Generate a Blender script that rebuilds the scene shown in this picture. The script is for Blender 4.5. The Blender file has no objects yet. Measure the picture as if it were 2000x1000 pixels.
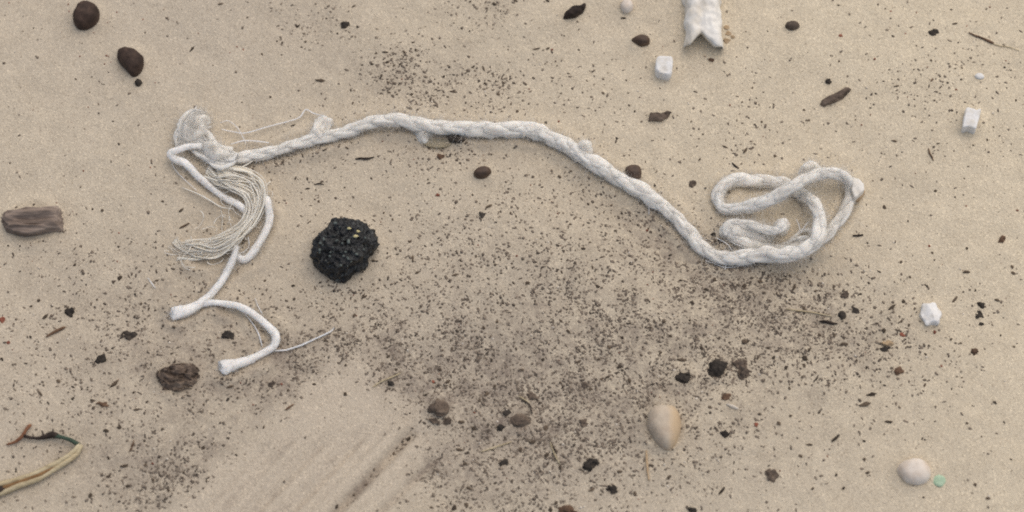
import bpy, math
import numpy as np

# ------------------------------------------------------------------ camera, sky, sun, exposure
scene = bpy.context.scene
C = scene.collection
TILT = math.radians(25.0)
DIST = 1.15                    # metres from the camera to the middle of the sand in view
LENS = 72.0 * DIST             # the frame is 0.5 m wide at that distance
CAM = np.array([0.0, -DIST * math.sin(TILT), DIST * math.cos(TILT)])

cd = bpy.data.cameras.new('camera')
cd.sensor_width = 36.0
cd.lens = LENS
cd.clip_start = 0.01
cd.clip_end = 1000.0
cam = bpy.data.objects.new('camera', cd)
C.objects.link(cam)
cam.location = CAM
cam.rotation_euler = (TILT, 0, 0)
scene.camera = cam
cd.dof.use_dof = True
cd.dof.focus_distance = DIST + 0.012
cd.dof.aperture_fstop = 6.3

SUN_EL, SUN_ROT = math.radians(62), math.radians(36)     # light comes from the upper right of the picture
world = bpy.data.worlds.new('World')
scene.world = world
world.use_nodes = True
wn = world.node_tree.nodes
sky = wn.new('ShaderNodeTexSky')
sky.sky_type = 'NISHITA'
sky.sun_disc = False
sky.sun_elevation = SUN_EL
sky.sun_rotation = SUN_ROT
sky.dust_density = 2.5
sky.air_density = 1.0
sky.ozone_density = 0.6
wn['Background'].inputs['Strength'].default_value = 0.08
world.node_tree.links.new(sky.outputs['Color'], wn['Background'].inputs['Color'])

sl = bpy.data.lights.new('sun', 'SUN')
sl.energy = 1.5
sl.angle = math.radians(110)
sl.color = (1.0, 0.90, 0.745)
sun = bpy.data.objects.new('sun', sl)
C.objects.link(sun)
sun.location = (0.5, 0.8, 1.5)
sun.rotation_euler = (math.pi / 2 - SUN_EL, 0, math.pi - SUN_ROT)

scene.view_settings.view_transform = 'Standard'
scene.view_settings.look = 'None'
scene.view_settings.gamma = 1.0
scene.view_settings.exposure = 0.40
scene.cycles.use_denoising = False
scene.cycles.max_bounces = 8
scene.cycles.filter_width = 1.9

# ------------------------------------------------------------------ helpers
rng = np.random.default_rng(11)
S = 0.00025                    # metres for one pixel of the photograph, mid frame
mm = 0.001
FPX = LENS / 36.0 * 2000.0
UP = np.array([0.0, math.cos(TILT), math.sin(TILT)])
BACK = np.array([0.0, -math.sin(TILT), math.cos(TILT)])


def G(px, py, z=0.0):
    """Point of the plane at height z that the photograph shows at pixel (px, py)."""
    px = np.asarray(px, float); py = np.asarray(py, float)
    dx = (px - 1000.0) / FPX
    dy = (500.0 - py) / FPX
    d = np.stack([dx, dy * UP[1] - BACK[1], dy * UP[2] - BACK[2]], -1)
    t = (np.asarray(z, float) - CAM[2]) / d[..., 2]
    return CAM + d * t[..., None]


def PX(x, y):
    """Pixel of ground point (x, y)."""
    vx, vy, vz = x - CAM[0], y - CAM[1], -CAM[2]
    dep = -(vy * BACK[1] + vz * BACK[2])
    dep = np.maximum(dep, 0.05)
    return 1000 + vx / dep * FPX, 500 - (vy * UP[1] + vz * UP[2]) / dep * FPX


_T2 = [np.random.default_rng(100 + i).random((256, 256)) * 2 - 1 for i in range(6)]
_T3 = np.random.default_rng(77).random((64, 64, 64)) * 2 - 1


def n2(x, y, k=0):
    T = _T2[k % 6]
    xi = np.floor(x).astype(int); yi = np.floor(y).astype(int)
    fx = x - xi; fy = y - yi
    fx = fx * fx * (3 - 2 * fx); fy = fy * fy * (3 - 2 * fy)
    a = T[xi & 255, yi & 255]; b = T[(xi + 1) & 255, yi & 255]
    c = T[xi & 255, (yi + 1) & 255]; d = T[(xi + 1) & 255, (yi + 1) & 255]
    return (a * (1 - fx) + b * fx) * (1 - fy) + (c * (1 - fx) + d * fx) * fy


def n3(p):
    i = np.floor(p).astype(int); f = p - i
    f = f * f * (3 - 2 * f)
    r = 0
    for dx in (0, 1):
        for dy in (0, 1):
            for dz in (0, 1):
                w = (f[..., 0] if dx else 1 - f[..., 0]) * (f[..., 1] if dy else 1 - f[..., 1]) * (f[..., 2] if dz else 1 - f[..., 2])
                r = r + w * _T3[(i[..., 0] + dx) & 63, (i[..., 1] + dy) & 63, (i[..., 2] + dz) & 63]
    return r


def seg_dist(px, py, x0, y0, x1, y1):
    """Signed distance to the line and the position along it (0..1)."""
    L = math.hypot(x1 - x0, y1 - y0)
    ux, uy = (x1 - x0) / L, (y1 - y0) / L
    t = ((px - x0) * ux + (py - y0) * uy) / L
    d = (px - x0) * uy - (py - y0) * ux
    return d, t


def sstep(a, b, x):
    t = np.clip((x - a) / (b - a), 0, 1)
    return t * t * (3 - 2 * t)


def brushed(px, py):
    """0..1: how far the sand has been wiped smooth (bottom centre, where something was dragged)."""
    d, t = seg_dist(px, py, 780, 780, 420, 1120)        # axis of the wipe
    wob = 14 * n2(px / 60, py / 60, 3)
    wob = wob + 16 * n2(px / 25 + 4, py / 25, 1)
    w = sstep(-200, -95, d + wob) * (1 - sstep(70, 160, d + wob)) * sstep(-0.12, 0.14, t + wob / 420)
    return w


STREAKS = [(556 + q * 25 + 5 * math.sin(q * 2.3), 838 - 3 * q, 336 + q * 25 + 5 * math.sin(q * 2.3), 1070 - 3 * q, 4 + (q * 5) % 4, .24 + .10 * (q % 3)) for q in range(10)]


def track(px, py):
    """Grooves and small ridges left by the drag, in metres."""
    h = 0 * px
    d, t = seg_dist(px, py, 815, 835, 600, 1065)
    on = sstep(-0.03, 0.08, t)
    h = h - 3.2 * mm * np.exp(-(d / 9) ** 2) * on + 1.8 * mm * np.exp(-((d + 24) / 13) ** 2) * on + 0.8 * mm * np.exp(-((d - 20) / 11) ** 2) * on
    d, t = seg_dist(px, py, 880, 870, 660, 1080)
    h = h - 1.8 * mm * np.exp(-(d / 8) ** 2) * sstep(0, 0.15, t)
    for (x0, y0, x1, y1, a, w) in ((690, 815, 470, 1040, .45, 16), (740, 835, 520, 1060, .55, 14), (620, 800, 400, 1000, .5, 18), (560, 800, 360, 980, .35, 14), (770, 850, 560, 1080, .3, 10)):
        d, t = seg_dist(px, py, x0, y0, x1, y1)
        h = h - 2.2 * a * mm * np.exp(-(d / w) ** 2) * sstep(0, 0.3, t)
    for (x0, y0, x1, y1, w, k) in STREAKS:
        d, t = seg_dist(px, py, x0, y0, x1, y1)
        h = h - 2.6 * k * mm * np.exp(-(d / w) ** 2) * sstep(0, .3, t)
    return h


MAIN = [(438, 306, 5, 13), (470, 305, 4.5, 14), (500, 300, 4.2, 14), (535, 294, 4, 13.5), (570, 283, 4, 13), (600, 275, 4, 13), (630, 268, 4, 13), (660, 260, 4.2, 13), (690, 251, 5, 14),
        (715, 240, 6, 15), (745, 234, 6.5, 15.5), (780, 234, 6.5, 16), (815, 242, 6.2, 17), (850, 247, 6, 18), (900, 251, 5.2, 19), (950, 253, 5, 19.5), (1000, 252, 5, 19), (1040, 254, 5, 18.5),
        (1080, 268, 5, 18.5), (1115, 286, 5.2, 19), (1145, 306, 5.2, 19), (1180, 327, 5, 18.5), (1215, 347, 4.8, 17.5), (1250, 367, 4.6, 17), (1285, 390, 4.4, 17), (1315, 413, 4.2, 16), (1340, 440, 4, 15.5),
        (1364, 468, 4, 15), (1390, 490, 4, 14.5), (1420, 500, 4.5, 15), (1455, 498, 5.5, 15.5), (1490, 494, 7, 16), (1530, 497, 9, 16.5), (1565, 490, 11, 16), (1592, 472, 12.5, 15), (1603, 442, 12.5, 14),
        (1600, 415, 10.5, 13), (1586, 390, 8, 13), (1565, 372, 5.5, 13), (1538, 355, 4, 13), (1505, 350, 4.2, 13), (1470, 348, 4.5, 13), (1440, 346, 4.5, 13), (1414, 358, 4.5, 13), (1402, 380, 4.5, 13),
        (1413, 402, 5, 13.5), (1445, 403, 6.5, 14), (1485, 394, 9.5, 14), (1520, 378, 13, 14), (1550, 360, 15.5, 13.5), (1578, 344, 15, 13), (1615, 335, 12, 12.5), (1648, 342, 8.5, 12), (1662, 362, 5.5, 12),
        (1658, 395, 4, 12), (1638, 430, 3.5, 12), (1610, 460, 3.5, 12), (1572, 477, 3.5, 12), (1525, 482, 3.5, 12), (1480, 478, 4, 12), (1447, 463, 4.5, 12.5), (1424, 448, 5, 13), (1432, 434, 6, 13), (1462, 436, 7, 11),
        (1490, 446, 8, 9), (1512, 450, 9, 9), (1526, 440, 10, 11), (1528, 432, 10.5, 9)]

BANKED = [(670, 487, 62), (1297, 833, 40), (1785, 920, 32), (165, 28, 25), (253, 120, 25), (942, 337, 15), (62, 428, 44), (348, 738, 36), (1297, 130, 18), (1895, 237, 20), (1817, 613, 22), (1336, 737, 16), (1400, 720, 20), (1016, 820, 18), (1252, 77, 17)]
_bx, _by = np.arange(-40, 2061, 5.0), np.arange(-60, 1061, 5.0)
_BX, _BY = np.meshgrid(_bx, _by)
_rp = np.array([(x, y) for x, y, h, w in MAIN if h < 8] + [(412, 365), (382, 337), (440, 385), (525, 420), (515, 455), (491, 495), (444, 525), (411, 572), (370, 602), (345, 609), (440, 592), (500, 615), (538, 655), (515, 690), (465, 712), (440, 720), (480, 340), (506, 380), (490, 430), (440, 490), (390, 500)], float)
_rp = np.vstack([_rp] + [(_rp[:-1] * (1 - f) + _rp[1:] * f)[np.hypot(*(np.diff(_rp, axis=0).T)) < 60] for f in (.25, .5, .75)])
_D = np.full(_BX.shape, 1e9)
for _p in _rp:
    _D = np.minimum(_D, (_BX - _p[0]) ** 2 + (_BY - _p[1] - 6) ** 2)
_D = np.sqrt(_D)
_BK = 1.3 * np.exp(-((_D - 23) / 9) ** 2) - .7 * np.exp(-(_D / 14) ** 2)
for _x, _y, _r in BANKED:
    _d = np.hypot(_BX - _x, (_BY - _y - .08 * _r) * 1.05)
    _BK = _BK + .9 * np.exp(-((_d - _r * 1.08) / (5 + .12 * _r)) ** 2)
_BK = _BK * (1 + .5 * n2(_BX / 22, _BY / 22, 2)) * mm


def bank(px, py):
    u = np.clip((px - _bx[0]) / 5, 0, len(_bx) - 1.001); v = np.clip((py - _by[0]) / 5, 0, len(_by) - 1.001)
    i = u.astype(int); j = v.astype(int); fu = u - i; fv = v - j
    b = (_BK[j, i] * (1 - fu) + _BK[j, i + 1] * fu) * (1 - fv) + (_BK[j + 1, i] * (1 - fu) + _BK[j + 1, i + 1] * fu) * fv
    return np.where((px > -40) & (px < 2055) & (py > -60) & (py < 1055), b, 0)


def H(x, y):
    """Height of the sand."""
    px, py = PX(x, y)
    far = np.exp(-((x / 0.8) ** 2 + (y / 0.8) ** 2))
    h = 2.2 * mm * n2(x / 0.11 + 7, y / 0.09 + 3, 0) + 0.9 * mm * n2(x / 0.035, y / 0.03, 1)
    b = brushed(px, py) * far
    rough = 1 - 0.8 * b
    h = h + rough * (0.38 * mm * n2(x / 0.011, y / 0.011, 2) + 0.26 * mm * n2(x / 0.005, y / 0.005, 4))
    h = h + track(px, py) * far
    # low ridges of blown sand above the rope
    for (x0, y0, x1, y1, a, w) in ((900, 75, 1120, 30, 1.8, 38), (700, 130, 900, 90, 1.2, 40), (880, 128, 1150, 92, .9, 20), (560, 110, 760, 60, .8, 25)):
        d, t = seg_dist(px, py, x0, y0, x1, y1)
        h = h + a * mm * np.exp(-(d / w) ** 2) * np.exp(-((t - .5) / .55) ** 4) * far
    # hollow below the long slack of the rope
    d, t = seg_dist(px, py, 1040, 320, 1390, 520)
    h = h - 2.2 * mm * np.exp(-((d - 0) / 60) ** 2) * np.exp(-((t - .5) / .55) ** 4) * far
    h = h + bank(px, py)
    # crumbled mound
    h = h + 2.5 * mm * np.exp(-(((px - 855) / 26) ** 2 + ((py - 800) / 26) ** 2)) * far
    return h


def Hs(x, y):
    return float(H(np.array([x], float), np.array([y], float))[0])


def new_mesh(name, V, F, uv=None, smooth=True):
    me = bpy.data.meshes.new(name)
    V = np.asarray(V, np.float32)
    F = np.asarray(F, np.int32) if not isinstance(F, list) else F
    if isinstance(F, np.ndarray):
        k = F.shape[1]
        me.vertices.add(len(V)); me.vertices.foreach_set('co', V.ravel())
        me.loops.add(F.size); me.loops.foreach_set('vertex_index', F.ravel())
        me.polygons.add(len(F)); me.polygons.foreach_set('loop_start', np.arange(0, F.size, k, dtype=np.int32))
        me.update(calc_edges=True)
    else:
        me.from_pydata(V.tolist(), [], F)
        me.update()
    if smooth:
        me.polygons.foreach_set('use_smooth', np.ones(len(me.polygons), bool))
    if uv is not None:
        l = me.uv_layers.new(name='UVMap')
        vi = np.empty(len(me.loops), np.int32); me.loops.foreach_get('vertex_index', vi)
        l.data.foreach_set('uv', np.asarray(uv, np.float32)[vi].ravel())
    me.validate()
    return me


def link(name, me, mat=None, parent=None, loc=(0, 0, 0)):
    o = bpy.data.objects.new(name, me)
    C.objects.link(o)
    o.location = loc
    if mat is not None and me is not None and len(me.materials) == 0:
        me.materials.append(mat)
    if parent is not None:
        o.parent = parent
    return o


def tag(o, label, cat=None, group=None, kind=None):
    o['label'] = label
    if cat: o['category'] = cat
    if group: o['group'] = group
    if kind: o['kind'] = kind
    return o


def spline(pts, step):
    """Catmull-Rom through rows of any width, resampled to about one row every `step` (first three columns are xyz)."""
    P = np.asarray(pts, float)
    P = np.vstack([2 * P[0] - P[1], P, 2 * P[-1] - P[-2]])
    out = []
    for i in range(1, len(P) - 2):
        a, b, c, d = P[i - 1], P[i], P[i + 1], P[i + 2]
        n = max(2, int(np.linalg.norm((c - b)[:3]) / step))
        t = np.linspace(0, 1, n, endpoint=False)[:, None]
        out.append(0.5 * ((2 * b) + (c - a) * t + (2 * a - 5 * b + 4 * c - d) * t ** 2 + (3 * b - 3 * c + d - a) * t ** 3))
    out.append(P[-2][None])
    return np.vstack(out)


def frames(P):
    T = np.gradient(P, axis=0)
    T /= np.linalg.norm(T, axis=1)[:, None] + 1e-12
    B = np.cross(T, np.array([0, 0, 1.0]))
    B /= np.linalg.norm(B, axis=1)[:, None] + 1e-9
    U = np.cross(B, T)
    s = np.concatenate([[0], np.cumsum(np.linalg.norm(np.diff(P, axis=0), axis=1))])
    return T, B, U, s


def tube(P, R, sides=10, bump=0.1, ridges=0, twist=0.0, flat=1.0, seed=0.0, caps=True):
    """Tube along P with radii R; returns verts, quads, uv and normals."""
    T, B, U, s = frames(P)
    n = len(P)
    R = np.broadcast_to(np.asarray(R, float), (n,))
    a = np.linspace(0, 2 * math.pi, sides, endpoint=False)
    ca, sa = np.cos(a), np.sin(a)
    rr = R[:, None] * np.ones((1, sides))
    if bump:
        q = np.stack([np.broadcast_to(ca * 1.6, (n, sides)) + seed, np.broadcast_to(sa * 1.6, (n, sides)) + seed * 1.7, np.broadcast_to((s / (R.mean() * 2.2))[:, None], (n, sides))], -1)
        rr = rr * (1 + bump * n3(q) + bump * 0.5 * n3(q * 2.7 + 5))
    if ridges:
        rr = rr * (1 + 0.06 * np.sin(ridges * a[None] + twist * s[:, None]))
    nrm = B[:, None] * ca[None, :, None] + U[:, None] * (sa[None, :, None] * flat)
    V = P[:, None] + nrm * rr[..., None]
    i = np.arange(n - 1)[:, None] * sides
    j = np.arange(sides)[None]
    j2 = (j + 1) % sides
    F = np.stack([i + j, i + j2, i + sides + j2, i + sides + j], -1).reshape(-1, 4)
    uv = np.stack([np.broadcast_to(a / (2 * math.pi), (n, sides)), np.broadcast_to(s[:, None] * 40, (n, sides))], -1).reshape(-1, 2)
    V = V.reshape(-1, 3)
    if caps:   # closed by pinching the two end rings
        V = np.vstack([V, P[0][None], P[-1][None]])
        uv = np.vstack([uv, uv[:1], uv[-1:]])
        e0, e1 = n * sides, n * sides + 1
        jj = np.arange(sides); k = (jj + 1) % sides
        F = np.vstack([F, np.stack([np.full(sides, e0), np.full(sides, e0), k, jj], -1)[:, [0, 2, 3, 3]], np.stack([np.full(sides, e1), (n - 1) * sides + jj, (n - 1) * sides + k, (n - 1) * sides + k], -1)])
    return V, F, uv, nrm.reshape(-1, 3)


def tube_mesh(name, V, F, uv):
    tri = F[:, 2] == F[:, 3]
    faces = [tuple(f) for f in F[~tri].tolist()] + [tuple(f[:3]) for f in F[tri].tolist()]
    return new_mesh(name, V, faces, uv)


def fibres(roots, dirs, length, rad=0.05 * mm, seg=4, curl=0.8, drop=0.0):
    """Thin three-sided hairs from roots; each grows along dirs and curls at random."""
    n = len(roots)
    L = np.asarray(length)[:, None]
    t1 = rng.normal(size=(n, 3)); t2 = rng.normal(size=(n, 3))
    P = []
    for k in range(seg + 1):
        u = k / seg
        p = roots + dirs * L * u + t1 * L * curl * u * u * 0.5 + t2 * L * curl * 0.35 * math.sin(u * 4.0)
        p[:, 2] -= drop * (L[:, 0]) * u * u
        P.append(p)
    P = np.stack(P, 1)
    e1 = np.cross(dirs, rng.normal(size=(n, 3))); e1 /= np.linalg.norm(e1, axis=1)[:, None] + 1e-9
    e2 = np.cross(dirs, e1)
    V = []
    for k in range(seg + 1):
        r = rad * (1 - 0.6 * k / seg)
        for q in range(3):
            an = q * 2.0944
            V.append(P[:, k] + r * (e1 * math.cos(an) + e2 * math.sin(an)))
    V = np.stack(V, 1)
    base = (np.arange(n) * (seg + 1) * 3)[:, None, None, None]
    kk = (np.arange(seg) * 3)[None, :, None, None]
    q = np.arange(3)[None, None, :, None]
    q2 = (q + 1) % 3
    F = np.concatenate([base + kk + q, base + kk + q2, base + kk + 3 + q2, base + kk + 3 + q], -1).reshape(-1, 4)
    return V.reshape(-1, 3), F


def outline(poly, n, smooth=True):
    """Closed outline resampled to n points, evenly by length."""
    P = np.asarray(poly, float)
    if smooth:
        Q = []
        m = len(P)
        for i in range(m):
            a, b, c, d = P[i - 1], P[i], P[(i + 1) % m], P[(i + 2) % m]
            t = np.linspace(0, 1, 12, endpoint=False)[:, None]
            Q.append(0.5 * ((2 * b) + (c - a) * t + (2 * a - 5 * b + 4 * c - d) * t ** 2 + (3 * b - 3 * c + d - a) * t ** 3))
        P = np.vstack(Q)
    P2 = np.vstack([P, P[:1]])
    s = np.concatenate([[0], np.cumsum(np.linalg.norm(np.diff(P2, axis=0), axis=1))])
    u = np.linspace(0, s[-1], n, endpoint=False)
    return np.stack([np.interp(u, s, P2[:, 0]), np.interp(u, s, P2[:, 1])], -1)


DOME = [(.80, -.25), (.94, -.08), (1.0, .12), (.985, .32), (.93, .52), (.83, .71), (.69, .85), (.52, .94), (.34, .985), (.17, 1.0)]
SLAB = [(.97, -.25), (1.0, .0), (1.0, .35), (1.0, .72), (.985, .86), (.95, .95), (.88, .99), (.7, 1.0), (.45, 1.01), (.2, 1.01)]


def dense(profile, k):
    a = np.array(profile); i = np.linspace(0, len(a) - 1, k)
    return np.stack([np.interp(i, np.arange(len(a)), a[:, 0]), np.interp(i, np.arange(len(a)), a[:, 1])], -1)


def solid(name, poly, h, mat, profile=DOME, noise=0.0, nscale=4.0, n=40, rings=None, smooth=True, zref=0.4, sink=0.0, parent=None, stretch=(1, 1, 1), lean=(0, 0), warp=None, seed=0.0, octaves=2):
    """Closed body with the photographed outline `poly` (pixels), h mm high, standing in the sand."""
    hh = h * mm
    o2 = outline(poly, n, smooth)
    W = G(o2[:, 0], o2[:, 1], zref * hh)[:, :2]
    if np.sum(W[:, 0] * np.roll(W[:, 1], -1) - W[:, 1] * np.roll(W[:, 0], -1)) < 0:
        W = W[::-1]
    c = W.mean(0)
    D = W - c
    pr = dense(profile, rings) if rings else np.array(profile)
    V = []
    for sc, z in pr:
        zc = max(z, 0)
        V.append(np.column_stack([D * sc + np.array(lean) * S * zc, np.full(n, z * hh)]))
    V.append(np.array([[lean[0] * S, lean[1] * S, pr[-1][1] * hh]]))
    V.append(np.array([[0, 0, pr[0][1] * hh]]))
    V = np.vstack(V)
    if noise:
        q = V / (nscale * mm) / np.array(stretch) + seed + 13.0
        d = np.stack([n3(q + 31), n3(q + 57), n3(q)], -1)
        if octaves > 1:
            d = d + 0.5 * np.stack([n3(q * 2.3 + 31), n3(q * 2.3 + 57), n3(q * 2.3)], -1)
        V = V + d * noise * mm
    if warp is not None:
        V = warp(V)
    V[:, 2] -= sink * mm
    m = len(pr)
    F = []
    for k in range(m - 1):
        for j in range(n):
            j2 = (j + 1) % n
            F.append((k * n + j, k * n + j2, (k + 1) * n + j2, (k + 1) * n + j))
    top, bot = m * n, m * n + 1
    for j in range(n):
        j2 = (j + 1) % n
        F.append(((m - 1) * n + j, (m - 1) * n + j2, top))
        F.append((j2, j, bot))
    me = new_mesh(name, V, F)
    x, y = float(c[0]), float(c[1])
    if parent is not None:
        o = link(name, me, mat, parent, (x - parent.location.x, y - parent.location.y, Hs(x, y) - parent.location.z))
    else:
        o = link(name, me, mat, None, (x, y, Hs(x, y)))
    return o


def ell(cx, cy, a, b, rot=0, k=12, jag=0.0):
    """Ellipse outline in pixels: half axes a, b, turned rot degrees clockwise in the picture."""
    t = np.linspace(0, 2 * math.pi, k, endpoint=False)
    j = 1 + jag * rng.uniform(-1, 1, k)
    x, y = a * np.cos(t) * j, b * np.sin(t) * j
    r = math.radians(rot)
    return [(cx + u * math.cos(r) - v * math.sin(r), cy + u * math.sin(r) + v * math.cos(r)) for u, v in zip(x, y)]


# ------------------------------------------------------------------ materials
def base_mat(name, rough=0.85, spec=0.25):
    m = bpy.data.materials.new(name)
    m.use_nodes = True
    nt = m.node_tree
    b = nt.nodes['Principled BSDF']
    b.inputs['Roughness'].default_value = rough
    b.inputs['Specular IOR Level'].default_value = spec
    return m, nt, b


def node(nt, t, **kw):
    n = nt.nodes.new(t)
    for k, v in kw.items():
        setattr(n, k, v)
    return n


def ramp(nt, fac, stops):
    r = node(nt, 'ShaderNodeValToRGB')
    el = r.color_ramp.elements
    while len(el) < len(stops):
        el.new(0.5)
    for e, (p, c) in zip(el, stops):
        e.position = p
        e.color = (*c, 1)
    nt.links.new(fac, r.inputs['Fac'])
    return r.outputs['Color']


def coords(nt, kind='Object', scale=(1, 1, 1), rot=(0, 0, 0)):
    tc = node(nt, 'ShaderNodeTexCoord')
    mp = node(nt, 'ShaderNodeMapping')
    mp.inputs['Scale'].default_value = scale
    mp.inputs['Rotation'].default_value = rot
    nt.links.new(tc.outputs[kind], mp.inputs['Vector'])
    return mp.outputs['Vector']


def noise_tex(nt, vec, scale, detail=3, rough=0.6, dist=0.0):
    t = node(nt, 'ShaderNodeTexNoise')
    t.inputs['Scale'].default_value = scale
    t.inputs['Detail'].default_value = detail
    t.inputs['Roughness'].default_value = rough
    t.inputs['Distortion'].default_value = dist
    nt.links.new(vec, t.inputs['Vector'])
    return t.outputs['Fac']


def bump(nt, b, h, strength, dist, prev=None):
    n = node(nt, 'ShaderNodeBump')
    n.inputs['Strength'].default_value = strength
    n.inputs['Distance'].default_value = dist
    nt.links.new(h, n.inputs['Height'])
    if prev is not None:
        nt.links.new(prev, n.inputs['Normal'])
    nt.links.new(n.outputs['Normal'], b.inputs['Normal'])
    return n.outputs['Normal']


def mixc(nt, fac, a, b, mode='MIX'):
    m = node(nt, 'ShaderNodeMix', data_type='RGBA', blend_type=mode)
    for sock, v in ((m.inputs[0], fac), (m.inputs[6], a), (m.inputs[7], b)):
        if hasattr(v, 'links'):
            nt.links.new(v, sock)
        else:
            sock.default_value = v if isinstance(v, (int, float)) else (*v, 1)
    return m.outputs[2]


def speckled(name, cols, scale, rough=0.8, bscale=None, bstr=0.5, bdist=0.3 * mm, stretch=(1, 1, 1), spec=0.25, rot=(0, 0, 0), vary=0.0, fine=0.35):
    """Noise through a ramp of colours, with fine grain and a bump."""
    m, nt, b = base_mat(name, rough, spec)
    v = coords(nt, 'Object', stretch, rot)
    f = noise_tex(nt, v, scale, 4, 0.62)
    k = len(cols)
    col = ramp(nt, f, [(0.30 + 0.40 * i / max(1, k - 1), c) for i, c in enumerate(cols)])
    g = noise_tex(nt, v, scale * 6, 2, 0.6)
    col = mixc(nt, fine, col, ramp(nt, g, [(0.3, (.45, .45, .45)), (0.7, (1.45, 1.45, 1.45))]), 'MULTIPLY')
    if vary:
        oi = node(nt, 'ShaderNodeObjectInfo')
        col = mixc(nt, 1.0, col, ramp(nt, oi.outputs['Random'], [(0, (1 - vary,) * 3), (1, (1 + vary, 1 + vary * .9, 1 + vary * .75))]), 'MULTIPLY')
    nt.links.new(col, b.inputs['Base Color'])
    bump(nt, b, noise_tex(nt, v, bscale or scale * 3, 3, 0.65), bstr, bdist)
    return m


# sand: tan grains of several tints, silt where litter has gathered, darker bands, painted vignette and groove shade
def make_sand():
    m, nt, b = base_mat('sand', 0.95, 0.12)
    v = coords(nt, 'Object')
    big = noise_tex(nt, v, 5.0, 3, 0.5)
    col = ramp(nt, big, [(0.35, (.495, .428, .338)), (0.65, (.525, .458, .364))])
    vignette_tint = node(nt, 'ShaderNodeAttribute', attribute_name='ochre')
    col = mixc(nt, vignette_tint.outputs['Fac'], col, (.655, .570, .428))  # vignette tint mixed into the sand colour
    blot = noise_tex(nt, v, 60.0, 4, 0.6)
    col = mixc(nt, 1.0, col, ramp(nt, blot, [(0.3, (.94, .935, .93)), (0.7, (1.05, 1.05, 1.05))]), 'MULTIPLY')
    at = node(nt, 'ShaderNodeAttribute', attribute_name='silt')
    fr_ = node(nt, 'ShaderNodeAttribute', attribute_name='fresh')
    col = mixc(nt, fr_.outputs['Fac'], col, (.545, .470, .372))
    mot = noise_tex(nt, v, 330.0, 4, 0.62, 0.5)
    mot2 = noise_tex(nt, v, 95.0, 3, 0.6)
    ms = node(nt, 'ShaderNodeMath', operation='MULTIPLY')
    ma = node(nt, 'ShaderNodeMapRange'); ma.inputs['From Min'].default_value = .36; ma.inputs['From Max'].default_value = .66; ma.inputs['To Min'].default_value = .2; ma.inputs['To Max'].default_value = 1.7
    av = node(nt, 'ShaderNodeMath', operation='ADD'); hv = node(nt, 'ShaderNodeMath', operation='MULTIPLY'); hv.inputs[1].default_value = 0.5
    nt.links.new(mot, av.inputs[0]); nt.links.new(mot2, av.inputs[1]); nt.links.new(av.outputs[0], hv.inputs[0]); nt.links.new(hv.outputs[0], ma.inputs['Value'])
    nt.links.new(at.outputs['Fac'], ms.inputs[0]); nt.links.new(ma.outputs['Result'], ms.inputs[1]); ms.use_clamp = True
    col = mixc(nt, ms.outputs[0], col, (.215, .175, .145))
    vo = node(nt, 'ShaderNodeTexVoronoi')
    vo.inputs['Scale'].default_value = 1700.0
    nt.links.new(v, vo.inputs['Vector'])
    sep = node(nt, 'ShaderNodeSeparateColor')
    nt.links.new(vo.outputs['Color'], sep.inputs['Color'])
    col = mixc(nt, 0.5, col, ramp(nt, sep.outputs['Red'], [(0.0, (.50, .46, .42)), (0.10, (.80, .77, .73)), (0.5, (1.0, 1.0, 1.0)), (0.88, (1.12, 1.10, 1.06)), (1.0, (1.65, 1.62, 1.55))]), 'MULTIPLY')
    nt.links.new(col, b.inputs['Base Color'])
    p = bump(nt, b, noise_tex(nt, v, 190.0, 4, 0.65), 0.5, 0.7 * mm)
    bump(nt, b, vo.outputs['Distance'], 0.55, 0.35 * mm, p)
    return m


def make_cotton(name, col, dirty, fibre=True):
    m, nt, b = base_mat(name, 0.95, 0.1)
    v = coords(nt, 'Object')
    f = noise_tex(nt, v, 75.0, 5, 0.7)
    c = ramp(nt, f, [(0.32, dirty), (0.5, col), (0.75, tuple(min(1, x * 1.06) for x in col))])
    if fibre:
        uv = coords(nt, 'UV', (26, 9, 1), (0, 0, 0.5))
        s = noise_tex(nt, uv, 1.0, 3, 0.65, 0.6)
        c = mixc(nt, 0.5, c, ramp(nt, s, [(0.3, (.88, .87, .86)), (0.65, (1.03, 1.03, 1.03))]), 'MULTIPLY')
        p = bump(nt, b, s, 0.35, 0.4 * mm)
        bump(nt, b, noise_tex(nt, v, 420.0, 4, 0.7), 0.5, 0.5 * mm, p)
    nt.links.new(c, b.inputs['Base Color'])
    b.inputs['Sheen Weight'].default_value = 0.06
    b.inputs['Sheen Roughness'].default_value = 0.6
    b.inputs['Subsurface Weight'].default_value = 0.7 if fibre else 0.0
    b.inputs['Subsurface Radius'].default_value = (1.0, 0.9, 0.8)
    b.inputs['Subsurface Scale'].default_value = 2.4 * mm
    return m


M = {}
M['sand'] = make_sand()
M['cotton'] = make_cotton('cotton_white', (.87, .836, .77), (.75, .71, .645))
M['core'] = make_cotton('cotton_core', (.89, .87, .835), (.82, .79, .75))
M['cream'] = make_cotton('cotton_cream', (.89, .81, .67), (.81, .72, .57))
m_, nt_, b_ = base_mat('cotton_fuzz')
df = node(nt_, 'ShaderNodeBsdfDiffuse'); tr = node(nt_, 'ShaderNodeBsdfTranslucent'); mx = node(nt_, 'ShaderNodeMixShader')
df.inputs['Color'].default_value = (.96, .94, .90, 1); tr.inputs['Color'].default_value = (.96, .94, .90, 1)
nt_.links.new(df.outputs[0], mx.inputs[1]); nt_.links.new(tr.outputs[0], mx.inputs[2])
nt_.links.new(mx.outputs[0], nt_.nodes['Material Output'].inputs['Surface'])
M['fuzz'] = m_
M['fleck'] = speckled('dark_fleck', [(.04, .03, .022), (.095, .072, .052), (.15, .115, .083)], 700, 0.85, vary=0.5)
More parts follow.
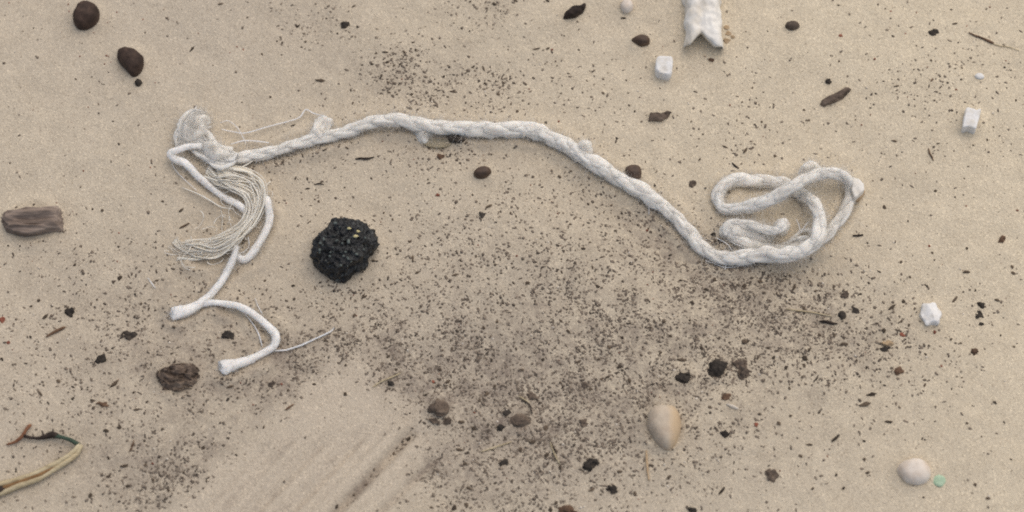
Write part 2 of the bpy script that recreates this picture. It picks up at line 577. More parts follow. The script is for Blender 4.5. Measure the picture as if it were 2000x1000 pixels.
M['fleck_fine'] = speckled('fine_litter', [(.06, .047, .036), (.13, .102, .078), (.21, .168, .128)], 300, 0.9)
M['fleck_mid'] = speckled('brown_litter', [(.14, .11, .083), (.23, .182, .14), (.31, .25, .19)], 300, 0.9)
M['brown'] = speckled('brown_litter_bit', [(.07, .042, .028), (.13, .08, .052), (.19, .12, .08)], 500, 0.85, vary=0.3)
M['red'] = speckled('rust_grain', [(.16, .052, .034), (.26, .09, .058), (.32, .14, .09)], 600, 0.8, vary=0.3)
M['pale'] = speckled('pale_grit', [(.55, .48, .39), (.72, .66, .57)], 400, 0.7, vary=0.15)
M['white'] = speckled('white_chip', [(.68, .635, .56), (.80, .785, .755), (.83, .82, .80)], 200, 0.75, 900, 0.5, 0.25 * mm, fine=0.12)
M['bone'] = speckled('chalky_bone', [(.64, .57, .46), (.80, .765, .70), (.85, .83, .78)], 70, 0.85, 320, 0.5, 0.4 * mm, fine=0.12)
M['pellet'] = speckled('brown_pebble', [(.028, .018, .014), (.055, .034, .025), (.095, .060, .043)], 230, 0.75, 520, 0.5, 0.4 * mm, spec=0.3)
M['seed'] = speckled('brown_seed', [(.035, .022, .014), (.085, .052, .034), (.14, .09, .058)], 250, 0.6, 500, 0.5, 0.3 * mm, stretch=(.4, 1, 1), spec=0.4)
M['pod'] = speckled('dark_seed_pod', [(.016, .012, .010), (.04, .028, .022), (.07, .05, .038)], 330, 0.8, 600, 0.7, 0.4 * mm, stretch=(.35, 1, 1))
M['slag'] = speckled('black_slag', [(.004, .004, .005), (.007, .007, .008), (.014, .014, .015), (.03, .032, .031), (.11, .115, .105)], 520, 0.36, 900, 1.0, 0.8 * mm, spec=0.5)  # lightest tones paint glints and grey-green flecks into the colour
M['slag_grain'] = speckled('slag_mineral', [(.10, .12, .11), (.18, .20, .18)], 500, 0.7)
M['slag_yellow'] = speckled('slag_yellow_mineral', [(.55, .46, .22), (.75, .68, .38)], 500, 0.6)
M['tan_pebble'] = speckled('tan_pebble', [(.47, .375, .28), (.54, .45, .345), (.60, .52, .41)], 110, 0.7, 1200, 0.3, 0.2 * mm, fine=0.18)
nt_ = M['tan_pebble'].node_tree
b_ = nt_.nodes['Principled BSDF']
old_ = b_.inputs['Base Color'].links[0].from_socket
v_ = coords(nt_, 'Object', (1000, 1000, 1000))
sp_ = node(nt_, 'ShaderNodeSeparateXYZ'); nt_.links.new(v_, sp_.inputs[0])
mr_ = node(nt_, 'ShaderNodeMapRange'); mr_.inputs['From Min'].default_value = .6; mr_.inputs['From Max'].default_value = 4.2; mr_.inputs['To Max'].default_value = .8
ad_ = node(nt_, 'ShaderNodeMath', operation='MULTIPLY_ADD'); ad_.inputs[1].default_value = 5.0
nt_.links.new(noise_tex(nt_, v_, .28, 3, .6), ad_.inputs[0]); nt_.links.new(sp_.outputs['X'], ad_.inputs[2])
sb_ = node(nt_, 'ShaderNodeMath', operation='SUBTRACT'); sb_.inputs[1].default_value = 2.5; nt_.links.new(ad_.outputs[0], sb_.inputs[0])
nt_.links.new(sb_.outputs[0], mr_.inputs['Value'])
nt_.links.new(mixc(nt_, mr_.outputs['Result'], old_, (.56, .41, .25)), b_.inputs['Base Color'])
M['ochre'] = speckled('ochre_face', [(.52, .37, .22), (.58, .43, .27)], 130, 0.7, 1200, 0.3, 0.2 * mm, fine=0.18)
M['cream_pebble'] = speckled('cream_pebble', [(.56, .44, .33), (.73, .65, .56), (.79, .74, .67)], 75, 0.65, 900, 0.25, 0.2 * mm, fine=0.12)
M['wood'] = speckled('weathered_wood', [(.09, .07, .058), (.25, .195, .16), (.38, .31, .255)], 120, 0.9, 260, 1.0, 1.0 * mm, stretch=(.16, 1.4, 1.2))
M['bark'] = speckled('dark_bark', [(.045, .034, .027), (.15, .112, .086), (.30, .235, .18)], 90, 0.9, 300, 1.0, 1.0 * mm, stretch=(.5, 1, 1))
M['straw'] = speckled('dry_straw', [(.36, .28, .16), (.52, .43, .27), (.62, .54, .37)], 200, 0.7, 500, 0.5, 0.3 * mm, stretch=(.2, 1, 1))
M['pith'] = speckled('brown_pith', [(.16, .085, .035), (.28, .16, .07)], 240, 0.85)
M['twig'] = speckled('brown_twig', [(.075, .045, .028), (.15, .09, .055), (.22, .14, .09)], 260, 0.85, vary=0.25)
M['rust_twig'] = speckled('rusty_twig', [(.17, .075, .04), (.27, .13, .07)], 300, 0.85)
M['moss'] = speckled('green_bark', [(.03, .05, .035), (.07, .10, .07)], 300, 0.85)
M['green'] = speckled('green_fleck', [(.34, .48, .33), (.46, .58, .42)], 300, 0.6, fine=0.2)
M['clod'] = speckled('dusty_clod', [(.075, .058, .046), (.13, .10, .078), (.19, .15, .115)], 260, 0.95, 500, 0.8, 0.7 * mm, vary=0.25)
M['clod_dark'] = speckled('dark_clod', [(.025, .021, .019), (.05, .042, .035), (.085, .07, .056)], 300, 0.9, 600, 0.8, 0.6 * mm, vary=0.3)
M['stain'] = speckled('ochre_crumb', [(.38, .27, .16), (.46, .35, .23)], 300, 0.9, vary=0.2)
m_, nt_, b_ = base_mat('horny_flake', 0.35, 0.5)
b_.inputs['Base Color'].default_value = (.55, .49, .36, 1)
b_.inputs['Transmission Weight'].default_value = 0.55
b_.inputs['IOR'].default_value = 1.3
M['flake'] = m_

# ------------------------------------------------------------------ where litter gathers (photograph pixels)
BLOBS = [  # x, y, half width, half height, turn, weight
    (1230, 690, 430, 130, -3, 1.0), (1560, 640, 190, 70, 12, 1.1), (1000, 800, 210, 110, 0, .9), (1130, 900, 330, 110, 0, .7),
    (700, 690, 260, 70, 0, .7), (850, 760, 160, 80, 0, .7), (1430, 560, 170, 50, 0, .7), (1620, 650, 130, 40, 15, .7),
    (560, 730, 160, 60, 0, .6), (340, 640, 200, 80, 0, .6), (230, 540, 200, 90, 0, .35), (300, 930, 170, 90, 0, .6), (250, 800, 220, 110, 0, .35),
    (770, 120, 75, 45, -20, .85), (830, 190, 140, 50, 0, .6), (620, 45, 95, 45, 0, .55), (930, 30, 80, 40, 0, .6), (960, 165, 130, 50, 0, .45),
    (980, 440, 250, 140, 0, .38), (1090, 560, 250, 120, 0, .5), (1440, 260, 130, 90, 0, .35), (1850, 160, 170, 130, 0, .33),
    (880, 300, 110, 30, 0, .5), (600, 330, 180, 80, 0, .25), (690, 590, 170, 90, 0, .3), (870, 930, 130, 60, 30, .45), (950, 990, 120, 40, 0, .6),
    (1915, 612, 35, 45, 0, .7), (1380, 470, 70, 30, 30, .9), (1430, 720, 70, 35, 0, .8), (860, 805, 45, 40, 0, 1.0), (1260, 420, 160, 70, 30, .3),
    (500, 320, 130, 14, -12, .9), (1700, 620, 110, 70, 0, .5), (1110, 170, 120, 80, 0, .25), (330, 960, 90, 50, 0, .8),
    (60, 700, 160, 160, 0, .18), (120, 450, 120, 60, 0, .2),
]


def density(px, py):
    d = np.full(np.shape(px), 0.045)
    for (x, y, a, b, r, w) in BLOBS:
        c, s = math.cos(math.radians(r)), math.sin(math.radians(r))
        u = ((px - x) * c + (py - y) * s) / a
        v = (-(px - x) * s + (py - y) * c) / b
        d = d + w * np.exp(-(u * u + v * v))
    patch = 0.75 + 0.5 * np.clip(n2(px / 34 + 9, py / 30, 5) + 0.5 * n2(px / 90, py / 80, 2), -.6, 1)
    d = np.minimum(d, 1.35) * patch
    # outside the frame the same beach goes on in patches
    out = sstep(0, 200, np.maximum(np.maximum(-px, px - 2000), np.maximum(-py, py - 1000)))
    d = d * (1 - out) + out * (0.08 + 0.45 * np.clip(n2(px / 260 + 3, py / 200, 1), 0, 1))
    d = d * (1 - 0.93 * brushed(px, py))
    dd, t = seg_dist(px, py, 815, 835, 600, 1065)          # litter caught in the drag groove
    d = d + 1.0 * np.exp(-((dd - 1) / 9) ** 2) * sstep(0, .05, t) * (0.5 + 0.6 * n2(px / 30, py / 30, 1)) * (1 - out)
    dd, t = seg_dist(px, py, 880, 870, 660, 1080)
    d = d + 0.5 * np.exp(-(dd / 9) ** 2) * sstep(0.05, .15, t) * (0.5 + 0.8 * n2(px / 30, py / 30, 2)) * (1 - out)
    return np.clip(d, 0, 2)


SILT_AND_BANDS = [(1200, 720, 520, 180, 0, .62), (1560, 630, 230, 85, 8, .45), (1000, 880, 330, 130, 0, .42), (620, 720, 330, 75, 0, .6), (340, 670, 200, 100, 0, .40), (290, 920, 170, 110, 0, .62),
        (250, 560, 250, 100, 0, .2), (1080, 520, 330, 130, 0, .24), (1230, 410, 220, 55, 30, .34), (800, 150, 200, 70, 0, .30), (620, 45, 110, 50, 0, .2), (950, 20, 110, 40, 0, .22), (1340, 490, 130, 55, 20, .35),
        (1470, 535, 150, 35, 0, .4), (860, 285, 260, 36, 0, .26), (520, 320, 140, 26, -12, .3), (420, 420, 130, 120, 0, .18), (100, 470, 140, 60, 0, .15), (1640, 480, 90, 60, 0, .2), (690, 748, 210, 42, -2, .42), (400, 880, 70, 130, 40, .3), (930, 900, 90, 110, 30, .35)]  # silty patches, and darker bands along the lower side of the rope


def silt(px, py):
    a = np.zeros(np.shape(px))
    for (x, y, w, h, r, k) in SILT_AND_BANDS:
        c, s = math.cos(math.radians(r)), math.sin(math.radians(r))
        u = ((px - x) * c + (py - y) * s) / w
        v = (-(px - x) * s + (py - y) * c) / h
        a = a + k * np.exp(-(u * u + v * v))
    a = .62 * np.minimum(a, .8) * (1 + .25 * n2(px / 70, py / 60, 4) + .2 * n2(px / 28, py / 26, 1))
    out = sstep(0, 200, np.maximum(np.maximum(-px, px - 2000), np.maximum(-py, py - 1000)))
    a = a * (1 - out) + out * (.05 + .3 * np.clip(n2(px / 260 + 3, py / 200, 1), 0, 1))
    return a * (1 - .9 * brushed(px, py))


# ------------------------------------------------------------------ the beach
def make_ground():
    def axis(lo, hi, st):
        mid = np.arange(lo, hi + st, st)
        g = []
        d, p = st * 1.5, 0.0
        while p < 220:
            p += d; g.append(p); d *= 1.28
        g = np.array(g)
        return np.concatenate([(lo - g)[::-1], mid, mid[-1] + g])
    xs = axis(-0.40, 0.40, 1.35 * mm)
    ys = axis(-0.30, 0.32, 1.35 * mm)
    X, Y = np.meshgrid(xs, ys)
    near = (np.abs(X) < 0.42) & (Y > -0.32) & (Y < 0.34)
    Z = H(X, Y)
    Z = np.where(np.hypot(X, Y) > 1.5, 0.01 * n2(X / 1.7, Y / 1.7, 0), Z)
    nx, ny = len(xs), len(ys)
    V = np.stack([X, Y, Z], -1).reshape(-1, 3)
    i = (np.arange(ny - 1) * nx)[:, None] + np.arange(nx - 1)[None]
    F = np.stack([i, i + 1, i + nx + 1, i + nx], -1).reshape(-1, 4)
    me = new_mesh('sand', V, F)
    px, py = PX(X, Y)
    a = np.clip(silt(px, py), 0, .8)
    for (x0, y0, x1, y1, w_, k_) in [(815, 835, 600, 1065, 9, .8), (880, 870, 660, 1080, 8, .5)] + STREAKS:
        d, t = seg_dist(px, py, x0, y0, x1, y1)
        a = a + k_ * np.exp(-(d / w_) ** 2) * sstep(0, .2, t) * (.6 + .5 * n2(px / 40 + x0, py / 40, 2))  # groove dirt, darkened further to paint in the grooves' shade
    a = np.clip(a, 0, .85)
    a = np.where(near, a, 0.05)
    vignette_tint = np.clip(.5 + .5 * n2(px / 420 + 2, py / 380 + 5, 3), 0, 1) * .35 + sstep(700, 1900, px - .5 * (py - 500)) * .65  # vignette and white balance painted into the sand, brighter and yellower rightward
    vignette_tint = np.where(near, vignette_tint, .4)
    at = me.attributes.new('silt', 'FLOAT', 'POINT')
    at.data.foreach_set('value', a.ravel().astype(np.float32))
    at = me.attributes.new('fresh', 'FLOAT', 'POINT')
    at.data.foreach_set('value', np.where(near, brushed(px, py) * .8, 0).ravel().astype(np.float32))
    at = me.attributes.new('ochre', 'FLOAT', 'POINT')  # carries the vignette painted into the sand
    at.data.foreach_set('value', vignette_tint.ravel().astype(np.float32))
    o = link('sand', me, M['sand'])
    tag(o, 'pale tan beach sand, wiped smooth in a patch at the bottom', kind='structure')


make_ground()


# ------------------------------------------------------------------ fine litter nobody could count
def litter(name, label, mat, n, lo, hi, power=1.0, flat=0.45, uniform=0.0, long=1.0):
    pts = []
    while len(pts) < n:
        k = 20000
        px = rng.uniform(-500, 2500, k); py = rng.uniform(-350, 1350, k)
        w = density(px, py) ** power
        if uniform:
            w = w * (1 - uniform) + uniform * (1 - .8 * brushed(px, py))
        keep = rng.random(k) < w / 1.4
        pts.extend(np.stack([px, py], -1)[keep].tolist())
    pts = np.array(pts[:n])
    Wp = G(pts[:, 0], pts[:, 1])
    z = H(Wp[:, 0], Wp[:, 1])
    sz = (lo + (hi - lo) * rng.random(n) ** 4.6) * S * 0.5
    asp = 1 + long * rng.random(n) ** 2
    an = rng.uniform(0, math.pi, n)
    octa = np.array([(1, 0, 0), (.31, .95, 0), (-.81, .59, 0), (-.81, -.59, 0), (.31, -.95, 0), (0, 0, 1), (0, 0, -1)], float)
    V = np.repeat(octa[None], n, 0)
    V = V * (1 + rng.uniform(-.38, .38, (n, 7, 1)))
    V[:, 5, :2] += rng.uniform(-.4, .4, (n, 2))
    V[:, :, 0] *= (sz * np.sqrt(asp))[:, None]; V[:, :, 1] *= (sz / np.sqrt(asp))[:, None]; V[:, :, 2] *= (sz * flat)[:, None]
    c, s = np.cos(an)[:, None], np.sin(an)[:, None]
    X = V[:, :, 0] * c - V[:, :, 1] * s + Wp[:, 0:1]
    Y = V[:, :, 0] * s + V[:, :, 1] * c + Wp[:, 1:2]
    Z = V[:, :, 2] + (z + sz * flat * 0.2)[:, None]
    V = np.stack([X, Y, Z], -1).reshape(-1, 3)
    t = np.array([(k, (k + 1) % 5, 5) for k in range(5)] + [((k + 1) % 5, k, 6) for k in range(5)])
    F = ((np.arange(n) * 7)[:, None, None] + t[None]).reshape(-1, 3)
    o = link(name, new_mesh(name, V, F, smooth=False), mat)
    tag(o, label, kind='stuff')


litter('dark_litter', 'fine black and brown plant litter peppering the sand', M['fleck_fine'], 15000, 1.0, 7.4, 1.6, flat=.2, long=2.0)
litter('brown_litter', 'fine grey brown litter and silt crumbs over the sand', M['fleck_mid'], 58000, 1.1, 7.0, 1.45, uniform=0.012, flat=.2, long=2.0)
litter('rust_grit', 'tiny rust red grains sprinkled over the sand', M['red'], 520, 2, 5.5, 0.3, uniform=0.2, long=.3)
litter('pale_grit', 'tiny pale shell grit sprinkled over the sand', M['pale'], 1500, 1.5, 6, 0.6, uniform=0.1, long=.5)


# ------------------------------------------------------------------ the rope
def zrow(rows):
    """(px, py, height mm, half width px) -> xyz in metres, half width in metres."""
    r = np.array(rows, float)
    P = G(r[:, 0], r[:, 1], r[:, 2] * mm)
    P[:, 2] += H(P[:, 0], P[:, 1])
    return np.column_stack([P, r[:, 3] * S])


def zc(zx, zy, h, w):          # zoomed coil coordinates
    return (1330 + zx / 4, 290 + zy / 4, h, w)


root_xy = G(1000, 300)
rope = link('frayed_rope', None, None, None, (root_xy[0], root_xy[1], Hs(root_xy[0], root_xy[1])))
tag(rope, 'long white cotton rope across the sand, coiled at one end, unravelled at the other', 'rope')
ORG = np.array(rope.location)
fz_roots, fz_dirs, fz_len = [], [], []


def add_fuzz(V, N, count, lo, hi, power=2.0):
    i = rng.integers(0, len(N), count)
    d = N[i] / (np.linalg.norm(N[i], axis=1)[:, None] + 1e-9) * 0.8 + rng.normal(size=(count, 3)) * 0.5
    d /= np.linalg.norm(d, axis=1)[:, None]
    fz_roots.append(V[i]); fz_dirs.append(d)
    fz_len.append((lo + (hi - lo) * rng.random(count) ** power) * mm)


def rope_part(name, V, F, uv, mat):
    return link(name, tube_mesh(name, V - ORG, F, uv), mat, rope)


MAIN = [(x, y, h - (1.3 if h < 7 else .8), w * (1.02 if i > 28 else .92)) for i, (x, y, h, w) in enumerate(MAIN)]
R = spline(zrow(MAIN), 0.9 * mm)
P, W = R[:, :3], R[:, 3]
T, B, U, s = frames(P)
ks = np.hanning(15); ks /= ks.sum()
for A_ in (B, U):
    for c_ in range(3):
        A_[:, c_] = np.convolve(np.pad(A_[:, c_], 7, 'edge'), ks, 'valid')
ph = 2 * math.pi * s / (34 * mm) + 0.5 * np.sin(s / 0.05)
for k in range(3):
    f = ph + k * 2 * math.pi / 3
    am = 0.24 + 0.18 * (1 - sstep(.06, .10, s)) + 0.06 * n2(s / .03, s * 0, 3)
    lat = am * W * np.sin(f)
    ver = 0.14 * W * np.sin(2 * f)
    Q = P + B * lat[:, None] + U * ver[:, None]
    rad = W * (0.70 - .08 * (1 - sstep(.06, .10, s))) * (1 + 0.14 * n2(s / (9 * mm) + k * 17, s * 0 + k * 3.3, k))
    V, F, uv, N = tube(Q, rad, 22, 0.30, 0, 0, seed=k * 3.1)
    rope_part('strand', V, F, uv, M['cotton'])
    add_fuzz(V[:len(N)], N, 11000, 0.5, 4.6, 2.0)
    add_fuzz(V[:len(N)], N, 420, 5, 14, 1.6)

# white core cords that came out of the unravelled end
CORDS = [
    ('core_cord', [(395, 283, 6, 6), (372, 283, 7, 6.5), (350, 289, 7, 7), (333, 298, 6, 8), (342, 309, 5, 8), (362, 320, 4, 7.5), (385, 340, 3, 7.5), (412, 364, 2.5, 7.5), (440, 384, 2.5, 7.5), (468, 402, 3, 7), (485, 415, 3, 6)]),
    ('core_cord', [(503, 375, 2, 5), (515, 382, 4, 7), (522, 394, 4.5, 8), (525, 420, 4, 8), (519, 446, 3.5, 7.5), (506, 470, 3, 7.5), (491, 492, 2.5, 7.5), (476, 503, 2, 7.5), (460, 498, 2, 6.5)]),
    ('core_cord', [(462, 480, 4, 5), (455, 502, 4, 6.5), (444, 525, 3, 7), (430, 550, 2.3, 7), (411, 572, 2.3, 7.5), (390, 590, 2.4, 9), (368, 602, 2.4, 11.5), (350, 608, 2.1, 13.5), (337, 611, 1.7, 14)]),
    ('core_cord', [(396, 593, 2, 5), (412, 590, 2.4, 6), (440, 591, 3.2, 6.5), (470, 599, 4, 6.5), (498, 614, 4.5, 7), (522, 635, 4, 7.5), (538, 655, 3, 8), (535, 675, 2.3, 7.5), (515, 689, 2, 7), (490, 702, 2, 8), (465, 711, 2.1, 10), (447, 717, 2.0, 14), (435, 722, 1.7, 16)]),
]
for ci, (nm, rows) in enumerate(CORDS):
    r = spline(zrow([(x, y, h - .5, w) for x, y, h, w in rows]), 0.6 * mm)
    flat = 1.0
    V, F, uv, N = tube(r[:, :3], r[:, 3], 16, 0.19, 0, 0, seed=ci * 5.3, flat=.85)
    if ci in (2, 3):       # the cut end: flattened, with a ragged rim
        n_r = len(r)
        ax = r[-1, :3] - r[-6, :3]; ax /= np.linalg.norm(ax)
        for q in range(9):
            i0 = (n_r - 1 - q) * 16
            wq = 1 - q / 9
            V[i0:i0 + 16] += ax * (rng.normal(0, .45, (16, 1)) * mm * wq)
            gz_ = H(V[i0:i0 + 16, 0], V[i0:i0 + 16, 1])
            V[i0:i0 + 16, 2] = gz_ + (V[i0:i0 + 16, 2] - gz_) * (1 - .35 * wq)
        V[-1] += ax * 1.8 * mm
    rope_part(nm, V, F, uv, M['core'])
    add_fuzz(V[:len(N)], N, 1700, 0.4, 2.8)
    if ci in (2, 3):       # hairs bristling out of the cut ends
        n_ = 160
        e = r[-1, :3] + rng.normal(size=(n_, 3)) * np.array([1.7, 1.7, .7]) * mm
        d = (r[-1, :3] - r[-8, :3]); d /= np.linalg.norm(d)
        fz_roots.append(e); fz_dirs.append(d + rng.normal(size=(n_, 3)) * .4); fz_len.append(rng.uniform(.4, 2.2, n_) * mm)

# cream yarns of the unravelled bundle
B0 = [(425, 338, 5), (455, 336, 7), (483, 340, 8), (502, 358, 8.5), (505, 385, 8), (496, 420, 7.5), (478, 452, 7.5), (452, 478, 7), (420, 494, 5), (385, 498, 3.5), (352, 488, 2.2), (335, 472, 1.6)]
B1 = [(405, 330, 3), (430, 345, 4), (460, 358, 5.5), (484, 378, 6.5), (488, 405, 7), (474, 435, 7), (450, 460, 6.5), (418, 480, 5), (390, 480, 3.5), (362, 482, 2.4), (340, 486, 1.8)]
for k in range(40):
    base = np.array(B0 if k % 5 < 3 else B1, float)
    m_ = len(base)
    t = np.linspace(0, 1, m_)
    tx = np.gradient(base[:, 0]); ty = np.gradient(base[:, 1]); ln = np.hypot(tx, ty)
    ribbon = k < 8
    off = rng.uniform(-1, 1) * (.6 if ribbon else 1)
    spread = 8 + 9 * np.abs(t - 0.45) * 2 * rng.uniform(.3, 1.2) + 9 * sstep(.75, 1, t)
    if k == 0:
        clump = [(rng.uniform(-1, 1), np.convolve(np.pad(rng.normal(0, 9, 12), 1, 'edge'), [.25, .5, .25], 'valid')) for _ in range(5)]
    co, cj = clump[k % 5 if rng.random() < .8 else int(rng.integers(0, 5))]
    jit = np.convolve(np.pad(rng.normal(0, 5, m_), 1, 'edge'), [.25, .5, .25], 'valid') + cj[:m_]
    flip = np.cos(t * math.pi * rng.uniform(.6, 1.8) + rng.uniform(-.5, .5)) if k % 2 else 1.0
    o = (co * .5 + off * .55 * flip) * spread + jit * .9
    rows = base.copy()
    rows[:, 0] += -ty / ln * o; rows[:, 1] += tx / ln * o
    rows[:, 2] = np.maximum(0.8, rows[:, 2] * (.45 if ribbon else rng.uniform(.55, .85)))
    end = m_ - (int(rng.choice([0, 1, 2])) if ribbon else int(rng.choice([0, 0, 0, 1, 2, 3])))
    beg = int(rng.choice([0, 0, 1]))
    wd = rng.uniform(4, 6.5) if ribbon else rng.choice([.7, .9, 1.2, 1.6, 2.4])
    w_ = wd * (1 - .55 * sstep(.6, 1, t))
    rows = np.column_stack([rows, w_])[beg:end]
    r = spline(zrow(rows), 0.8 * mm)
    V, F, uv, N = tube(r[:, :3], r[:, 3], 9 if ribbon else 7, 0.25, 0, 0, seed=k * 1.9, flat=.45 if ribbon else 1.0)
    rope_part('loose_yarn', V, F, uv, M['cream'])
    add_fuzz(V[:len(N)], N, 50, 0.5, 4.5)

# loose curls around the bundle
for k in range(26):
    cx, cy = [(430, 430), (460, 470), (400, 485), (480, 400), (455, 355), (360, 490), (500, 365)][k % 7]
    cx += rng.normal(0, 14); cy += rng.normal(0, 12)
    th = rng.uniform(0, 6.28); rad = rng.uniform(8, 24)
    rows = []
    for q in range(7):
        th += rng.uniform(.2, .75) * (1 if k % 2 else -1)
        rows.append((cx + rad * math.cos(th) + 5 * q * (-.5 if k % 3 else .4), cy + rad * .8 * math.sin(th) + 2.5 * q, rng.uniform(1, 4.5), rng.choice([.5, .7, .9])))
    r = spline(zrow(rows), .8 * mm)
    V, F, uv, N = tube(r[:, :3], r[:, 3], 6, .3, seed=k * 1.3)
    rope_part('loose_yarn', V, F, uv, M['cream'])

# single threads that stray from the rope
THREADS = [
    [(432, 250, 2, 1.6), (455, 255, 3, 1.6), (480, 258, 3, 1.8), (520, 247, 2.4, 1.8), (560, 237, 2, 1.8), (585, 228, 2, 2), (597, 213, 2, 2), (612, 220, 2.5, 1.8), (635, 226, 4, 1.5)],
    [(450, 281, 4, 1.5), (475, 274, 3, 2), (500, 276, 2, 2), (525, 279, 3, 1.6)],
    [(430, 238, 3, 1), (445, 234, 3, 1.2), (462, 246, 2.5, 1.2), (472, 262, 2.5, 1.2), (480, 280, 3, 1)],
    [(505, 302, 3, 1.6), (485, 318, 3, 2), (465, 328, 3.5, 2), (448, 338, 3.5, 1.6)],
    [(528, 352, 1, 1.6), (515, 366, 2.5, 1.8), (507, 385, 3, 1.8), (503, 410, 3, 1.5)],
    [(538, 686, 1.2, 2), (560, 684, 1, 2.2), (590, 674, 1, 2.6), (620, 660, 1, 2.2), (645, 648, .9, 2.4), (652, 640, .7, 1.2)],
    [(462, 596, 1.4, 1.6), (478, 612, 1, 1.6), (495, 634, 1, 1.6), (506, 656, 1, 1.8), (512, 676, 1.2, 1.6)],
    [(498, 580, .8, 1), (503, 596, 1.2, 1.2), (512, 612, 2, 1.4)],
    [(288, 540, .6, 1), (295, 550, .9, 1.6), (303, 560, .6, 1.2)],
    [(355, 365, 1, 1.2), (385, 378, 1.5, 1.8), (410, 392, 1.2, 2), (432, 404, 1.6, 2), (455, 408, 2, 1.6)],
    [(430, 400, 1, 1.2), (434, 425, 1, 1.2), (433, 450, 1, 1.2), (440, 462, 1.2, 1)],
    [(484, 462, 2, 1.3), (486, 478, 1.5, 1.5), (476, 490, 1.5, 1.5), (464, 494, 2, 1.3)],
    [(1267, 383, 4, 1), (1268, 398, 2, 1.4), (1268, 414, .8, 1.2)],
    [(1378, 505, 1.6, 1), (1400, 512, 1.2, 1.2), (1416, 520, 1, 1.4), (1440, 519, 1.2, 1), (1470, 514, 2, 1)],
    [(1413, 508, 1, 1), (1418, 516, 1.4, 1.3), (1416, 526, .8, 1)],
    [(1556, 425, 5, 1.2), (1562, 438, 4, 2), (1563, 452, 3.5, 1.6)], [(1582, 428, 5, 1.2), (1572, 440, 4.5, 2), (1564, 454, 3.5, 1.6)],
    [(1425, 468, 3, 1), (1440, 476, 4, 1.2), (1458, 482, 5, 1)], [(1400, 462, 3, 1), (1420, 474, 4, 1.2), (1432, 488, 4, 1)],
    [(330, 302, 3, 1), (342, 330, 1.5, 1.2), (360, 350, 1, 1.2), (384, 372, 1, 1)],
]
for k, rows in enumerate(THREADS):
    rows = [(x, y, h, w * .72) for x, y, h, w in rows]
    r = spline(zrow(rows), 0.7 * mm)
    V, F, uv, N = tube(r[:, :3], r[:, 3], 6, 0.3, seed=k * 2.3)
    rope_part('thread', V, F, uv, M['cream'] if k in (3, 4, 9, 10) else M['core'])
    add_fuzz(V[:len(N)], N, 30, 0.5, 3)


# tufts of teased-out cotton
def tuft(poly, h, count, hair, noise=1.6, seed=0.0, zl=0.0, prof=DOME):
    def wp(V):
        return V + np.array([0, 0, zl * mm])
    o = solid('cotton_tuft', poly, h, M['cotton'], noise=noise, nscale=5.0, n=64, rings=22, parent=rope, seed=seed, warp=wp, octaves=2, profile=prof)
    me = o.data
    co = np.empty(len(me.vertices) * 3, np.float32); me.vertices.foreach_get('co', co)
    nn = np.empty(len(me.vertices) * 3, np.float32); me.vertices.foreach_get('normal', nn)
    V = co.reshape(-1, 3) + np.array(o.location) + ORG
    N = nn.reshape(-1, 3).astype(float)
    l = me.uv_layers.new(name='UVMap')
    vi = np.empty(len(me.loops), np.int32); me.loops.foreach_get('vertex_index', vi)
    uv = co.reshape(-1, 3)[:, :2] * 90
    l.data.foreach_set('uv', uv[vi].astype(np.float32).ravel())
    add_fuzz(V, N, int(count * .4), hair * .15, hair, 2.2)


def rag(path, n, spread, wid, hairs, hl):
    """A teased-out bunch: soft thick wisps side by side, joined into one tuft."""
    Vs, Fs, us, off = [], [], [], 0
    base = np.array(path, float)
    tx = np.gradient(base[:, 0]); ty = np.gradient(base[:, 1]); ln = np.hypot(tx, ty)
    m_ = len(base)
    for k in range(n):
        o = (2 * (k + .5) / n - 1) * spread * base[:, 3] + np.convolve(np.pad(rng.normal(0, 6, m_), 1, 'edge'), [.2, .6, .2], 'valid')
        rows = base.copy()
        rows[:, 0] += -ty / ln * o; rows[:, 1] += tx / ln * o
        rows[:, 2] *= rng.uniform(.5, .95)
        rows[:, 3] = wid * base[:, 3] * rng.uniform(.75, 1.15)
        rows[-1, 3] *= .12
        rows[-2, 3] *= .6
        rows[-1, :2] += rng.normal(0, 5, 2)
        r = spline(zrow(rows), .7 * mm)
        V, F, uv, N = tube(r[:, :3], r[:, 3], 14, .3, seed=k * 2.2 + n, flat=.8)
        Vs.append(V); Fs.append(F + off); us.append(uv); off += len(V)
        add_fuzz(V[:len(N)], N, hairs, .4, hl, 2.0)
    rope_part('cotton_tuft', np.vstack(Vs), np.vstack(Fs), np.vstack(us), M['cotton'])


rag([(452, 306, 6, 1), (432, 304, 6.5, 1), (410, 292, 6, 1.05), (392, 276, 5.5, 1), (376, 262, 5, 1.05), (372, 248, 4.5, 1.1), (384, 234, 4, 1.2), (402, 223, 3, 1.2)], 14, 16, 5.5, 200, 6)
rag([(458, 296, 6, .8), (448, 310, 7, 1), (428, 316, 6, 1), (408, 308, 5, .9), (396, 294, 4.5, .8)], 6, 10, 6, 140, 4)
tuft([(394, 222), (410, 228), (402, 246), (404, 262), (388, 276), (368, 280), (354, 272), (352, 256), (366, 240), (380, 228)], 7.2, 3600, 8, 1.0, 3)
tuft([(392, 272), (418, 276), (440, 290), (456, 302), (446, 318), (424, 320), (404, 308), (390, 292)], 8.5, 2200, 6, 1.0, 8)
rag([(1412, 447, 5, .8), (1438, 440, 6, 1), (1468, 440, 6.5, 1), (1492, 450, 6, .8), (1512, 462, 5, .6)], 3, 9, 8, 200, 4)
rag([(1600, 470, 5, .8), (1575, 462, 5, 1), (1552, 466, 5, .9), (1530, 474, 5, .7)], 3, 8, 6, 150, 4)
rag([(352, 285, 4, .6), (352, 268, 4, .8), (362, 250, 3.6, .9), (378, 234, 3, .9), (396, 218, 2.2, .7)], 9, 12, 4.5, 160, 6)
